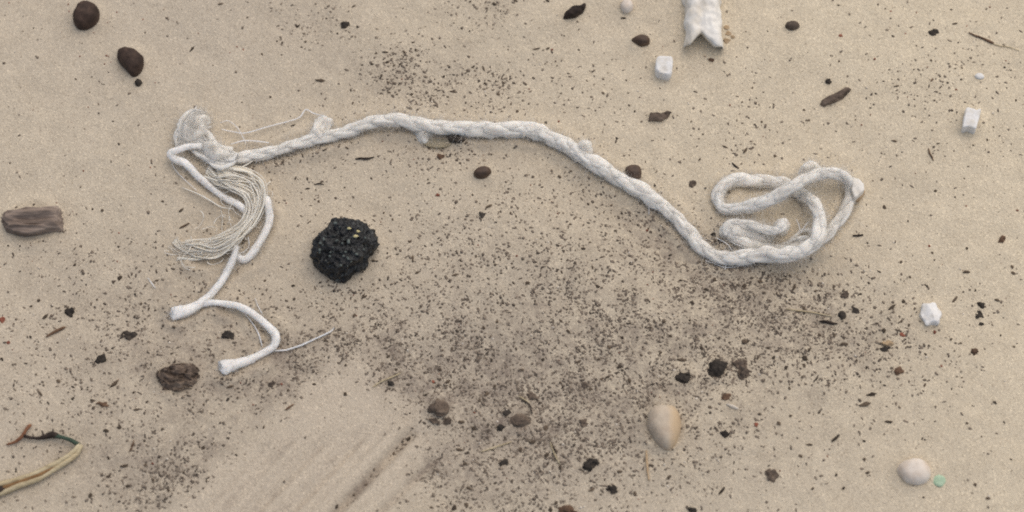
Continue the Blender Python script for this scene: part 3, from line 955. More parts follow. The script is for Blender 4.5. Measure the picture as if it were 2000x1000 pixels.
tuft([(606, 268), (612, 246), (630, 229), (646, 232), (654, 248), (640, 264), (622, 276)], 4.2, 1800, 4.5, 1.6, 21)
tuft([(812, 250), (850, 252), (842, 264), (834, 274), (822, 279), (812, 266)], 3.6, 1500, 4, 1.2, 27)
tuft([(1124, 282), (1138, 274), (1154, 277), (1160, 290), (1148, 300), (1128, 296)], 7.5, 1200, 3.5, 1.2, 33)
tuft([(1404, 446), (1424, 432), (1460, 429), (1492, 438), (1516, 452), (1504, 468), (1466, 466), (1424, 462)], 6.2, 2200, 5, 1.2, 39)
tuft([(1512, 434), (1524, 426), (1538, 428), (1544, 438), (1536, 450), (1520, 452)], 10.5, 400, 2.5, 0.8, 44)
tuft([(1562, 322), (1580, 314), (1600, 320), (1606, 334), (1586, 340), (1568, 336)], 9.0, 900, 5, 1.4, 51)

fr, fd, fl = np.vstack(fz_roots), np.vstack(fz_dirs), np.concatenate(fz_len)
gz = H(fr[:, 0], fr[:, 1])
keep = fr[:, 2] > gz + 0.1 * mm
fr, fd, fl = fr[keep], fd[keep], fl[keep]
V, F = fibres(fr, fd, fl, 0.04 * mm, 4, 0.9, 0.25)
fz = link('fuzz', new_mesh('fuzz', V - ORG, F), M['fuzz'], rope)
fz['kind'] = 'stuff'

# ------------------------------------------------------------------ the black lump
SL = [(510, 195), (590, 200), (680, 185), (770, 200), (850, 200), (880, 250), (940, 268), (1000, 300), (1012, 380), (1030, 450), (1000, 505), (950, 540), (940, 600), (925, 670), (850, 745), (790, 765), (720, 800), (640, 812), (560, 835), (490, 815), (430, 790), (385, 740), (340, 680), (300, 640), (285, 590), (312, 520), (318, 430), (350, 360), (420, 330), (470, 305), (490, 250)]
SL = [(669 + .93 * (560 + x / 5.882 - 669), 487 + .93 * (400 + y / 5.882 - 487)) for x, y in SL]


def pits(V):
    r_ = np.random.default_rng(5)
    q = V / (7 * mm)
    nrm = V - np.array([0, 0, 4 * mm]); nrm /= np.linalg.norm(nrm, axis=1)[:, None] + 1e-9
    ridge = lambda k, o: 1 - 2 * np.abs(n3(q * k + o))
    V = V + nrm * (2.0 * mm * n3(q + 3) + 1.5 * mm * ridge(1.8, 9) + 0.6 * mm * ridge(4.1, 2) + 0.35 * mm * n3(q * 9 + 4) + .22 * mm * n3(q * 17 + 1))[:, None]
    c = V[r_.integers(0, len(V), 260)]
    for p in c:
        rr = r_.uniform(.5, 1.6) * mm
        d = np.linalg.norm(V - p, axis=1)
        V = V - nrm * (0.9 * rr * np.clip(1 - (d / rr) ** 2, 0, 1))[:, None]
    return V


slag = solid('black_cinder', SL, 17, M['slag'], n=210, rings=90, smooth=False, warp=pits, zref=0.3, profile=[(.86, -.3), (.96, -.05), (1.0, .15), (.98, .38), (.92, .58), (.82, .75), (.66, .88), (.46, .96), (.25, 1.0), (.1, 1.0)])
tag(slag, 'pitted black cinder lump with yellowish grains, under the rope arch', 'cinder')
dg = slag.data
sco = np.empty(len(dg.vertices) * 3, np.float32); dg.vertices.foreach_get('co', sco); sco = sco.reshape(-1, 3) + np.array(slag.location)
GR = [(680, 453, 10, 7, 'slag_yellow'), (694, 455, 12, 8, 'slag_yellow'), (706, 449, 10, 8, 'slag_yellow'), (684, 478, 9, 12, 'slag_grain'), (698, 503, 9, 7, 'slag_grain'), (680, 512, 6, 9, 'slag_grain'), (657, 441, 9, 7, 'slag_grain'), (625, 466, 6, 10, 'slag_grain'), (617, 489, 6, 9, 'slag_grain'), (645, 505, 7, 6, 'slag_grain'), (672, 468, 5, 5, 'slag_grain'), (716, 468, 6, 5, 'slag_grain')]
_gr = np.random.default_rng(21)
GR = [(x, y, a * .8, b * .8, m_) for x, y, a, b, m_ in GR] + [(669 + r_ * math.cos(t_), 485 + r_ * .9 * math.sin(t_), z_, z_ * .8, 'slag_grain') for r_, t_, z_ in zip(50 * _gr.random(22) ** .5, _gr.uniform(0, 6.28, 22), _gr.uniform(2.5, 6, 22))]
pxs = 1000 + (sco[:, 0] - CAM[0]) / (-((sco - CAM) @ BACK)) * FPX
pys = 500 - ((sco - CAM) @ UP) / (-((sco - CAM) @ BACK)) * FPX
for k, (x, y, a, b, mt) in enumerate(GR):
    d2 = (pxs - x) ** 2 + (pys - y) ** 2 - 1e5 * sco[:, 2]
    d2 = np.where((pxs - x) ** 2 + (pys - y) ** 2 < 60, -sco[:, 2], 9)
    p = sco[int(np.argmin(d2))]
    ico = np.array(outline(ell(0, 0, a * .5, b * .5, 0, 9, .25), 10, False)) * S
    p = p + np.array([0, -.2, .45]) * mm
    V = np.vstack([np.column_stack([ico, np.zeros(10)]), np.column_stack([ico * .75, np.full(10, .7 * mm)]), [[0, 0, 1.0 * mm]]]) * np.array([1.05, .95, .8])
    V[:, 1] *= -1
    F = [(j, 10 + j, 10 + (j + 1) % 10, (j + 1) % 10) for j in range(10)] + [(10 + j, 20, 10 + (j + 1) % 10) for j in range(10)]
    link('mineral_grain', new_mesh('mineral_grain', V, F), M[mt], slag, tuple(p - np.array(slag.location) - np.array([0, 0, .35 * mm])))


# ------------------------------------------------------------------ the notched white block at the top edge
def make_block():
    xs = np.linspace(-1, 1, 41)
    top = G(1375, 97, 2 * mm)
    far = G(1376, -75, 2 * mm)
    L = far[1] - top[1]
    ny = 60
    V = []
    half = 39 * S
    yv = np.linspace(0, 1, ny)
    per = 2 * len(xs)
    for t in yv:
        w = half * (1.0 - 0.03 * math.sin(t * 9) - .05 * t + 0.04 * math.sin(t * 23 + 1))
        g_ = 0.14 * math.exp(-(t / .16) ** 2) + .04
        ridge = 1.0 - g_ * np.exp(-((xs + .18) / .20) ** 2) - .12 * np.clip(-xs - .2, 0, 1)
        ht = (1.5 + 8.0 * ridge) * mm
        ht = ht * (1 - 0.80 * np.abs(xs) ** 6)
        if t < .06:
            ht = ht * (0.88 + 0.12 * math.sqrt(max(0, 1 - (1 - t / .06) ** 2)))
        # the near end is cut to a V between the two lobes
        notch = 24 * S * np.clip(1 - np.abs(xs + .14) / .62, 0, 1) - 3 * S * (xs > .3) * np.clip((xs - .3) / .3, 0, 1) + 6 * S * np.clip(np.abs(xs) - .8, 0, .2) * 5 * .5
        y = top[1] + t * L + notch * (1 - t) ** 3 / math.cos(TILT)
        V.append(np.column_stack([top[0] + xs * w, y, ht]))
        V.append(np.column_stack([top[0] + xs[::-1] * w * .97, y[::-1] + 17 * S * (1 - t) ** 7, np.full(len(xs), -2.0 * mm)]))
    V = np.vstack(V)
    q = V / (5 * mm)
    V[:, 2] += (1.1 * n3(q) + .45 * n3(q * 2.6)) * mm * (V[:, 2] > 0)
    V[:, 0] += (0.7 * n3(q + 40) + .4 * n3(q * 2.6 + 7)) * mm
    V[:, 1] += (0.4 * n3(q + 80) + .2 * n3(q * 2.6 + 3)) * mm
    F = []
    for k in range(ny - 1):
        for j in range(per):
            j2 = (j + 1) % per
            F.append((k * per + j, k * per + j2, (k + 1) * per + j2, (k + 1) * per + j))
    n = len(xs)
    for base, rev in ((0, False), ((ny - 1) * per, True)):
        for j in range(n - 1):
            f = (base + j, base + per - 1 - j, base + per - 2 - j, base + j + 1)
            F.append(f[::-1] if rev else f)
    c = np.array([top[0], top[1] + L / 2, 0])
    z = Hs(c[0], c[1])
    o = link('white_bone_block', new_mesh('white_bone_block', V - c, F), M['bone'], None, (c[0], c[1], z))
    tag(o, 'large chalky white bone-like block with a V-notched end, at the top edge', 'bone')


make_block()

# ------------------------------------------------------------------ white chips
o = solid('white_chip', [(1281, 116), (1288, 111), (1304, 112), (1313, 115), (1314, 128), (1312, 142), (1306, 149), (1294, 147), (1282, 141), (1280, 128)], 6.5, M['white'], profile=SLAB, noise=.35, nscale=3.5, n=48, rings=16, zref=.55, seed=2)
tag(o, 'small white rounded cube, below the notched white block', 'chip')
o = solid('white_chip', [(1886, 216), (1896, 217), (1905, 220), (1914, 218), (1912, 232), (1908, 245), (1904, 258), (1896, 256), (1888, 254), (1878, 255), (1880, 242), (1882, 228)], 6, M['white'], profile=SLAB, noise=.25, nscale=4, n=60, rings=16, zref=.55, seed=7)
tag(o, 'white slanted block-shaped chip near the right edge, above the coil level', 'chip')


def peak(V):
    t = np.clip(V[:, 2] / (6 * mm), 0, 1.2)
    V[:, 2] *= 1 + .3 * np.clip(1 - np.abs(V[:, 0] + .4 * V[:, 1]) / (4 * mm), -.6, 1) * (t > .6)
    return V


o = solid('white_chip', [(1800, 597), (1812, 594), (1826, 592), (1831, 602), (1838, 613), (1835, 624), (1833, 634), (1822, 634), (1810, 637), (1804, 627), (1797, 616), (1799, 606)], 3.8, M['white'], profile=SLAB, noise=.35, nscale=3, n=60, rings=16, smooth=True, zref=.45, seed=11, warp=peak)
tag(o, 'white folded squarish chip with jagged corners on the right, below the coil', 'chip')
o = solid('white_chip', [(1903, 149), (1909, 145), (1919, 148), (1921, 155), (1912, 157), (1904, 154)], 1.6, M['white'], noise=.15, nscale=2, n=24)
tag(o, 'tiny flat white flake above the slanted white chip', 'chip')
o = solid('white_chip', [(1417, 792), (1424, 791), (1436, 796), (1443, 801), (1438, 802), (1426, 798)], 1.2, M['pale'], noise=.1, nscale=2, n=24)
tag(o, 'thin pale sliver of shell, right of the tan pebble', 'shell')
o = solid('shell_corner', [(1664, 346), (1676, 348), (1688, 360), (1688, 372), (1676, 384), (1668, 390), (1664, 370)], 7, M['bone'], profile=SLAB, noise=.4, nscale=3, n=36, smooth=False, zref=.6)
tag(o, 'cream angular shell piece poking out beside the coil', 'shell')
o = solid('ochre_crumb', [(1672, 372), (1684, 366), (1689, 374), (1684, 386), (1672, 394), (1667, 386)], 2.2, M['stain'], noise=.5, nscale=2, n=30)
tag(o, 'ochre yellow crumb against the cream shell piece by the coil', 'crumb')
o = solid('pale_pebble', ell(1224, 11, 13, 12), 4.5, M['cream_pebble'], noise=.3, nscale=4, n=32)
tag(o, 'small pale round pebble at the top edge, left of the white block', 'pebble')
# the thin horny flake under the rope
fl_ = [(822, 278), (832, 274), (850, 273), (868, 275), (882, 279), (878, 286), (864, 290), (848, 290), (832, 286)]
o = solid('horny_flake', fl_, 1.2, M['flake'], profile=[(.97, -.2), (1.0, .6), (.99, 1.0), (.93, 1.05), (.86, .55), (.6, .35), (.3, .3), (.1, .3)], n=48, noise=.1)
tag(o, 'thin translucent crescent flake tucked under the rope arch', 'flake')

# ------------------------------------------------------------------ pebbles, seeds, wood
o = solid('brown_pebble', [(147, 18), (153, 8), (166, 3), (180, 5), (190, 13), (192, 28), (188, 42), (176, 50), (162, 54), (149, 51), (142, 40), (142, 28)], 10, M['pellet'], noise=.45, nscale=6, n=56, rings=18, zref=.35)
tag(o, 'larger oval dark brown pebble in the top left', 'pebble')
o = solid('brown_pebble', [(228, 102), (236, 96), (252, 94), (266, 98), (278, 106), (281, 118), (277, 130), (268, 141), (260, 145), (250, 140), (240, 128), (230, 116)], 9, M['pellet'], noise=.7, nscale=5, n=56, rings=18, zref=.35, seed=4)
tag(o, 'angular dark brown pebble with a pointed lower end, upper left', 'pebble')
o = solid('black_pellet', ell(270, 161, 7, 6.5, 0, 10, .06), 2.6, M['clod_dark'], noise=.2, nscale=2, n=28)
tag(o, 'tiny round black pellet just below the angular brown pebble', 'pellet')
o = solid('brown_seed', ell(942, 337, 17.5, 10.5, -12), 4.5, M['seed'], noise=.25, nscale=4, n=40)
tag(o, 'oval brown seed below the middle of the rope arch', 'seed')
o = solid('brown_seed', [(1234, 75), (1243, 69), (1256, 67), (1267, 70), (1270, 78), (1266, 85), (1254, 87), (1243, 82)], 4.2, M['seed'], noise=.3, nscale=4, n=40, seed=3)
tag(o, 'teardrop brown seed left of the white rounded cube', 'seed')
o = solid('seed_pod', [(1100, 33), (1106, 22), (1120, 14), (1134, 11), (1144, 6), (1141, 18), (1130, 28), (1116, 34), (1106, 35)], 5, M['pod'], noise=.6, nscale=3, n=48, rings=16)
tag(o, 'dark pointed seed pod at the top edge, left of centre right', 'seed pod')
o['label'] = 'dark pointed leaf-shaped seed pod at the top edge'
o = solid('reddish_pebble', [(1221, 328), (1230, 322), (1244, 322), (1253, 330), (1252, 344), (1240, 350), (1226, 340)], 4.5, M['seed'], noise=.3, nscale=4, n=36, seed=9)
tag(o, 'brown pebble half hidden behind the descending rope', 'pebble')
o = solid('tan_brown_seed', ell(1548, 48, 14, 8, 3), 3.2, M['clod'], noise=.25, nscale=3, n=32)
tag(o, 'flat oval tan brown seed right of the white block', 'seed')


def facet(V):        # a worn edge down the right face
    k = V[:, 0] - 2.2 * mm - .12 * V[:, 1]
    V[:, 2] -= np.where((k > 0) & (V[:, 2] > 0), k * .3, 0)
    return V


tp = solid('tan_pebble', [(1266, 805), (1274, 795), (1290, 790), (1312, 791), (1324, 802), (1330, 820), (1330, 840), (1324, 860), (1315, 873), (1303, 878), (1289, 870), (1276, 852), (1266, 832)], 8.5, M['tan_pebble'], noise=.25, nscale=8, n=56, rings=20, zref=.35, warp=facet)
tag(tp, 'tan teardrop pebble with an ochre side, lower right of centre', 'pebble')
o = solid('cream_pebble', [(1753, 918), (1758, 905), (1772, 897), (1790, 895), (1806, 902), (1816, 914), (1818, 928), (1812, 940), (1798, 945), (1780, 944), (1764, 936)], 6.2, M['cream_pebble'], noise=.3, nscale=8, n=56, rings=18, zref=.4)
tag(o, 'pale cream oval pebble in the lower right corner', 'pebble')
o = solid('green_fleck', [(1823, 932), (1832, 928), (1843, 932), (1847, 941), (1840, 951), (1828, 950), (1821, 942)], .9, M['green'], noise=.25, nscale=2, n=30)
tag(o, 'small pale green flake right beside the cream pebble', 'flake')


def furrow(amp, sc, st):
    def w(V):
        q = V / (sc * mm) / np.array(st)
        V[:, 2] += (n3(q + 3) * amp + n3(q * 2.2 + 8) * amp * .6) * mm * (V[:, 2] > .8 * mm)
        V[:, 1] += n3(q + 44) * amp * .5 * mm
        V[:, 0] += n3(q * 3 + 21) * amp * .5 * mm
        return V
    return w


o = solid('wood_chip', [(3, 432), (6, 416), (14, 411), (34, 408), (52, 401), (84, 402), (112, 400), (117, 404), (116, 418), (121, 428), (118, 443), (98, 446), (70, 454), (46, 457), (24, 454), (10, 445)], 7, M['wood'], profile=[(.95, -.25), (1.0, 0), (.99, .4), (.95, .7), (.85, .9), (.66, 1.0), (.4, 1.03), (.15, 1.03)], n=130, rings=40, smooth=False, zref=.4, warp=furrow(2.0, 2.6, (6, 1, 1.4)))
tag(o, 'weathered grey brown wood chip with split grain at the left edge', 'wood chip')
o = solid('bark_chunk', [(306, 728), (322, 716), (348, 710), (374, 714), (390, 724), (386, 744), (370, 758), (348, 766), (324, 764), (312, 750)], 5.2, M['bark'], profile=[(.95, -.25), (1.0, 0), (.97, .45), (.86, .8), (.66, 1.0), (.4, 1.05), (.15, 1.0)], n=100, rings=34, zref=.4, warp=furrow(2.6, 2.0, (1.6, 1, 1)), sink=1.5)
tag(o, 'crumbly dark bark chunk below the frayed rope end', 'bark')
o = solid('husk', [(1266, 232), (1270, 219), (1282, 216), (1284, 226), (1292, 220), (1302, 214), (1311, 217), (1306, 228), (1296, 234), (1284, 233)], 2.6, M['bark'], noise=.8, nscale=2.5, n=50, rings=14, smooth=False)
tag(o, 'ragged dark brown husk fragment above the descending rope', 'husk')
o = solid('bark_sliver', [(1604, 199), (1610, 191), (1624, 184), (1642, 176), (1655, 170), (1664, 171), (1658, 180), (1644, 190), (1626, 198), (1610, 203)], 3.6, M['bark'], noise=.6, nscale=2.5, n=56, rings=14, seed=5)
tag(o, 'slim brown bark sliver lying slantwise above the coil', 'bark')
o = solid('dark_clod', ell(890, 272, 16, 9, 5, 12, .25), 2.8, M['clod_dark'], noise=.9, nscale=2, n=48, rings=14)
tag(o, 'black crumbly clod tucked against the underside of the rope', 'clod')

CLODS = [  # x, y, half axes, turn, height, material, label
    (1336, 737, 17, 13, 5, 4.5, 'clod_dark', 'rounded blackish lump above the tan pebble'),
    (1400, 720, 23, 15, -25, 5, 'clod_dark', 'largest dark crumbly lump, up and right of the tan pebble'),
    (1446, 712, 18, 9, 20, 2.6, 'clod', 'dark elongated crumb right of the largest crumbly lump'),
    (1452, 731, 16, 11, 0, 2.6, 'clod', 'dusty crumb just below the elongated one, right of the largest lump'),
    (1016, 820, 20, 14, -20, 4.5, 'clod', 'dusty brown lump left of centre, in the densest litter'),
    (1154, 906, 18, 11, -35, 3.6, 'clod_dark', 'dark lump left of and below the tan pebble'),
    (857, 800, 20, 16, 0, 4.2, 'clod', 'crumbled brown mound beside the end of the drag mark'),
    (846, 822, 12, 7, 10, 2.4, 'clod', 'crumb at the foot of the crumbled mound'),
    (872, 822, 10, 7, 0, 2.4, 'clod', 'small crumb right of the crumbled mound'),
    (1507, 929, 15, 12, 0, 2.6, 'clod', 'flat dusty brown disc between the tan and cream pebbles'),
    (1108, 996, 22, 12, 0, 3.2, 'brown', 'reddish brown lump cut by the bottom edge'),
    (1194, 954, 14, 7, 20, 2.6, 'clod_dark', 'dark oblong crumb near the bottom edge, below the tan pebble'),
    (133, 608, 13, 9, 5, 2.8, 'clod_dark', 'dark squarish crumb left of the frayed rope end'),
    (250, 654, 18, 9, -15, 2.4, 'clod_dark', 'dark smudged crumb left of the lowest cord ends'),
    (445, 655, 14, 7, 8, 2.2, 'clod_dark', 'dark crumb inside the curl of the lowest cord'),
    (196, 701, 14, 7, -30, 3.0, 'clod_dark', 'black oblong chip left of the bark chunk'),
    (201, 792, 14, 6, 15, 2.2, 'brown', 'brown crumb below the black oblong chip on the left'),
    (675, 46, 9, 7.5, 0, 2.6, 'clod_dark', 'round dark crumb near the top, left of the litter patch'),
    (1824, 62, 10, 6, 10, 2.4, 'clod_dark', 'squarish black crumb in the upper right'),
    (1618, 156, 7, 5.5, 40, 2.2, 'clod_dark', 'small black crumb above the bark sliver'),
    (1958, 467, 9, 8, 0, 2.4, 'brown', 'round brown crumb near the right edge, level with the coil'),
    (1904, 690, 9, 8.5, 0, 2.6, 'brown', 'round brown crumb down and right of the jagged white chip'),
    (1733, 672, 12, 6, -5, 2.6, 'stain', 'tan crumb with a dark underside below the coil, right'),
    (1730, 683, 11, 5, -10, 1.8, 'clod_dark', 'dark crumb right under the tan crumb, below the coil'),
    (1671, 608, 8, 7, 20, 2.0, 'clod_dark', 'dark crumb right of the straw, below the coil'),
    (1645, 615, 9, 8, 0, 2.2, 'clod_dark', 'dark crumb beside the long black splinter, below the coil'),
    (1650, 576, 12, 6, -15, 1.8, 'clod', 'flat brown flake below the right side of the coil'),
    (1140, 826, 11, 8, 30, 1.8, 'clod', 'dull grey disc-like crumb left of the tan pebble'),
    (1040, 769, 11, 9, 0, 2.0, 'clod', 'dusty crumb above the dusty brown lump'),
    (1418, 778, 10, 6, -20, 1.8, 'brown', 'reddish crumb touching the thin shell sliver'),
    (1418, 850, 9, 7, 0, 2.4, 'clod_dark', 'dark oval crumb right of the tan pebble'),
    (1353, 996, 11, 6, 10, 2.4, 'clod_dark', 'dark crumb cut by the bottom edge, below the tan pebble'),
    (860, 305, 8, 6, 0, 2.2, 'brown', 'brown crumb under the translucent flake'),
    (1917, 594, 9, 6, 40, 1.6, 'clod_dark', 'upper black crumb of the cluster right of the jagged white chip'),
    (1915, 613, 9, 8, 0, 1.8, 'clod_dark', 'middle black crumb of the cluster right of the jagged white chip'),
    (1916, 632, 6, 5, 0, 1.6, 'clod_dark', 'lower black crumb of the cluster right of the jagged white chip'),
    (1352, 355, 8, 6.5, -20, 1.8, 'clod', 'brown crumb between the descending rope and the coil'),
    (1408, 466, 5, 13, -30, 1.8, 'clod_dark', 'black splinter caught between the rope and its coil'),
    (1394, 456, 7, 5, 0, 1.6, 'clod_dark', 'black crumb left of the splinter in the coil'),
    (1427, 484, 7, 4, 15, 1.8, 'clod_dark', 'black crumb right of the splinter in the coil'),
    (3, 624, 6, 8, 0, 2.2, 'red', 'rusty brown crumb cut by the left edge'),
    (1754, 727, 8, 8, 45, 2.6, 'brown', 'brown triangular crumb below the right side of the coil'),
    (976, 833, 9, 8, 0, 2.4, 'clod_dark', 'dark round crumb left of the dusty brown lump'),
    (990, 803, 9, 7, 0, 2.2, 'clod_dark', 'dark crumb just above and left of the dusty brown lump'),
    (986, 901, 10, 7, -15, 2.4, 'clod_dark', 'dark crumb below the dusty brown lump'),
    (762, 749, 8, 5, 10, 2.2, 'clod_dark', 'black crumb touching the bent straw above the wiped sand'),
    (531, 752, 7, 8, 30, 1.8, 'clod', 'dusty crumb right of the lowest cord end'),
    (1142, 750, 8, 6, 40, 2.0, 'clod', 'brown crumb in the dense litter left of the blackish lump'),
    (942, 420, 7, 5.5, 20, 2.0, 'clod_dark', 'dark crumb right of the cinder, below the brown seed'),
    (1391, 115, 7.5, 4, 8, 1.6, 'brown', 'small oval brown crumb just below the notched white block'),
    (1800, 999, 1, 1, 0, .5, 'clod', ''),
]
for k, (x, y, a, b, r_, h, mt, lab) in enumerate(CLODS):
    if not lab:
        continue
    nm = 'dark_crumb' if mt == 'clod_dark' else 'brown_crumb'
    o = solid(nm, ell(x, y, a * .9, b * .9, r_, 11, .25), h * .62, M[mt], noise=min(1.1, .08 * (a + b) / 2 + .12), nscale=2.0, n=44, rings=14, seed=k * 2.7, sink=.3)
    tag(o, lab, 'crumb')

# sand crusted by an ochre stain next to the white block
for k, (x, y, a, wd_) in enumerate([(1419, 52, 5, 'topmost'), (1423, 64, 6, 'middle'), (1420, 77, 6, 'lowest'), (1431, 70, 4, 'rightmost')]):
    o = solid('ochre_crumb', ell(x, y, a, a * .8, 0, 9, .2), .6, M['stain'], noise=.3, nscale=2, n=20, rings=8, seed=k)
    tag(o, f'{wd_} ochre crumb along the right side of the notched white block', 'crumb', 'ochre crumbs beside the white block')

# ------------------------------------------------------------------ dry stem, bottom left
sx = G(80, 910)
stem = link('dry_plant_stem', None, None, None, (sx[0], sx[1], Hs(sx[0], sx[1])))
tag(stem, 'split pale straw-coloured plant stem bent round to a thin dark twig, bottom left', 'plant stem')
SO = np.array(stem.location)


def stem_part(name, rows, mat, sides=9, bmp=.15, seed=0, flat=1.0):
    r = spline(zrow(rows), .7 * mm)
    V, F, uv, N = tube(r[:, :3], r[:, 3], sides, bmp, seed=seed, flat=flat)
    return link(name, tube_mesh(name, V - SO, F, uv), mat, stem)


stem_part('stem_half', [(-30, 962, 2.2, 5), (5, 948, 2.4, 5.5), (40, 938, 2.6, 5.5), (75, 925, 2.8, 5), (105, 910, 3, 5), (130, 896, 3, 5), (148, 882, 2.8, 5), (157, 870, 2.6, 4)], M['straw'], seed=2)
stem_part('stem_half', [(-30, 978, 2, 5), (10, 962, 2.2, 6), (40, 950, 2.4, 6), (75, 937, 2.4, 5.5), (105, 920, 2.4, 5), (130, 905, 2.4, 5), (150, 890, 2.2, 5), (160, 872, 2, 4.5)], M['straw'], seed=5)
stem_part('pith', [(-25, 970, 2.6, 4.5), (12, 955, 2.9, 4.5), (45, 943.5, 3.1, 4.2), (78, 930.5, 3.1, 3.8), (108, 914, 2.9, 2.4)], M['pith'], seed=7)
stem_part('twig', [(157, 872, 2.6, 4), (148, 867, 2.8, 4), (136, 861, 3, 4), (122, 857, 3, 3.6), (108, 853, 2.6, 4.6)], M['moss'], seed=9)
stem_part('twig', [(114, 854, 2.6, 5), (102, 851, 2.4, 6.5), (92, 855, 2.2, 5), (76, 859, 2, 3), (58, 857, 2, 3), (46, 853, 2, 3.4)], M['pod'], seed=12)
stem_part('twig', [(14, 871, .9, 1.6), (28, 867, 1.2, 2.6), (40, 860, 1.8, 3.4), (48, 852, 2, 3.6), (52, 844, 2, 3), (59, 836, 1.6, 3.6), (62, 833, 1.4, 2.5)], M['rust_twig'], seed=15)
stem_part('twig', [(86, 856, 2.4, 2), (85, 848, 3, 1.6), (83, 844, 3, 1)], M['pod'], seed=17)
stem_part('twig', [(104, 850, 2.6, 1.8), (105, 843, 3.4, 1.2), (104, 840, 3.6, .8)], M['pod'], seed=18)
stem_part('dark_end', [(-25, 966, 2.4, 7), (0, 960, 2.6, 8), (12, 957, 2.4, 6)], M['pod'], seed=19)


# ------------------------------------------------------------------ twigs, straws and slivers
def stick(name, rows, mat, label, cat, seed=0, bmp=.25):
    r0 = zrow([(x, y, h * .6, w * .7) for x, y, h, w in rows])
    c = r0[len(r0) // 2, :3].copy()
    c[2] = Hs(c[0], c[1])
    r = spline(r0, .6 * mm)
    V, F, uv, N = tube(r[:, :3], r[:, 3], 8, bmp, seed=seed)
    o = link(name, tube_mesh(name, V - c, F, uv), mat, None, tuple(c))
    tag(o, label, cat)
    return o


stick('twig', [(1892, 63, .9, 1.6), (1905, 69, 1, 2.6), (1920, 75, 1, 3), (1934, 82, 1, 4), (1941, 85, .9, 2)], M['twig'], 'slim dark twig in the upper right corner', 'twig', 1)
stick('grass_thread', [(1938, 86, .7, .9), (1955, 91, .7, 1.2), (1972, 94, .6, 1.1), (1990, 101, .5, .8)], M['straw'], 'fine straw thread trailing from the corner twig', 'straw', 2)
stick('straw', [(1536, 602, .9, 1.2), (1560, 605, 1.1, 1.8), (1590, 609, 1.1, 1.8), (1625, 617, .8, 1.2)], M['straw'], 'fine pale straw lying below the coil', 'straw', 3)
stick('straw', [(728, 758, .6, 1.2), (742, 748, .9, 2), (757, 741, 1.1, 2), (770, 735, 1, 1.8), (783, 728, .7, 1)], M['straw'], 'short yellow straw above the wiped sand', 'straw', 4)
stick('straw', [(940, 880, .6, 1.2), (962, 873, .9, 1.8), (980, 867, .9, 1.6), (1000, 861, .6, 1)], M['straw'], 'short straw left of the tan pebble, under the dusty lump', 'straw', 5)
stick('straw', [(1262, 880, .7, 2), (1263, 900, 1, 3), (1265, 920, 1, 3), (1267, 938, .7, 2)], M['stain'], 'upright tan straw just below the tan pebble', 'straw', 6)
stick('straw', [(1013, 772, .8, 1.2), (1024, 778, 1.2, 2), (1034, 785, 1, 1.4)], M['straw'], 'tiny straw above the dusty brown lump', 'straw', 7)
stick('bent_twig', [(1018, 780, .8, 1.6), (1030, 784, 1.6, 2), (1036, 792, 2, 2), (1039, 806, 1.2, 1.6)], M['pod'], 'bent black twiglet above the dusty brown lump', 'twig', 8)
stick('twig', [(694, 310, .6, 1.5), (705, 309, .9, 3), (718, 309, .9, 3), (731, 306, .6, 1.4)], M['pod'], 'thin dark twig under the left half of the rope arch', 'twig', 9)
stick('twig', [(614, 358, .5, 1), (622, 356, .8, 2), (632, 358, .6, 1.2)], M['pod'], 'small curved dark twiglet right of the unravelled yarns', 'twig', 10)
stick('twig', [(90, 658, .7, 1.8), (98, 652, 1.1, 3), (110, 645, 1.3, 4), (120, 640, 1.1, 4), (127, 637, .7, 2)], M['twig'], 'brown twig fragment left of the lowest cord ends', 'twig', 11)
stick('twig', [(350, 443, .5, 1.4), (358, 439, .8, 2.4), (369, 433, .5, 1.6)], M['twig'], 'short thin twig left of the yarn bundle', 'twig', 12)
stick('splinter', [(1600, 626, .8, 1.6), (1612, 627, 1.1, 4), (1624, 630, 1.1, 4), (1636, 632, .7, 1.6)], M['pod'], 'long black splinter among the litter below the coil', 'splinter', 13)
stick('twig', [(1813, 291, .6, 1.4), (1815, 300, .8, 2.6), (1820, 308, .8, 2.2), (1823, 315, .5, 1)], M['twig'], 'short upright twig left of the slanted white chip', 'twig', 14)
stick('twig', [(1431, 314, .6, 1.6), (1436, 321, .9, 3), (1443, 327, .6, 2)], M['pod'], 'short dark twig just above the coil', 'twig', 15)
stick('twig', [(1666, 459, .6, 2.4), (1676, 459, .8, 3), (1686, 458, .6, 2.2)], M['pod'], 'short black stick right of the coil', 'twig', 16)
stick('twig', [(253, 886, .6, 1), (259, 874, .8, 2), (263, 862, .6, 1)], M['twig'], 'thin upright twiglet right of the bent plant stem', 'twig', 17)
stick('twig', [(558, 803, .6, 1.4), (564, 799, 1, 3), (574, 792, .6, 1.6)], M['twig'], 'small twig at the upper edge of the wiped sand', 'twig', 18)
stick('twig', [(1078, 868, .8, 1.6), (1082, 875, 1.1, 2.6), (1087, 882, .7, 1.4)], M['pod'], 'dark twiglet below the dusty brown lump', 'twig', 19)
stick('straw', [(1074, 862, .6, 1), (1080, 878, 1, 1.6), (1086, 892, 1, 1.6), (1094, 906, .6, 1)], M['straw'], 'yellowish straw left of the tan pebble, pointing down', 'straw', 20)

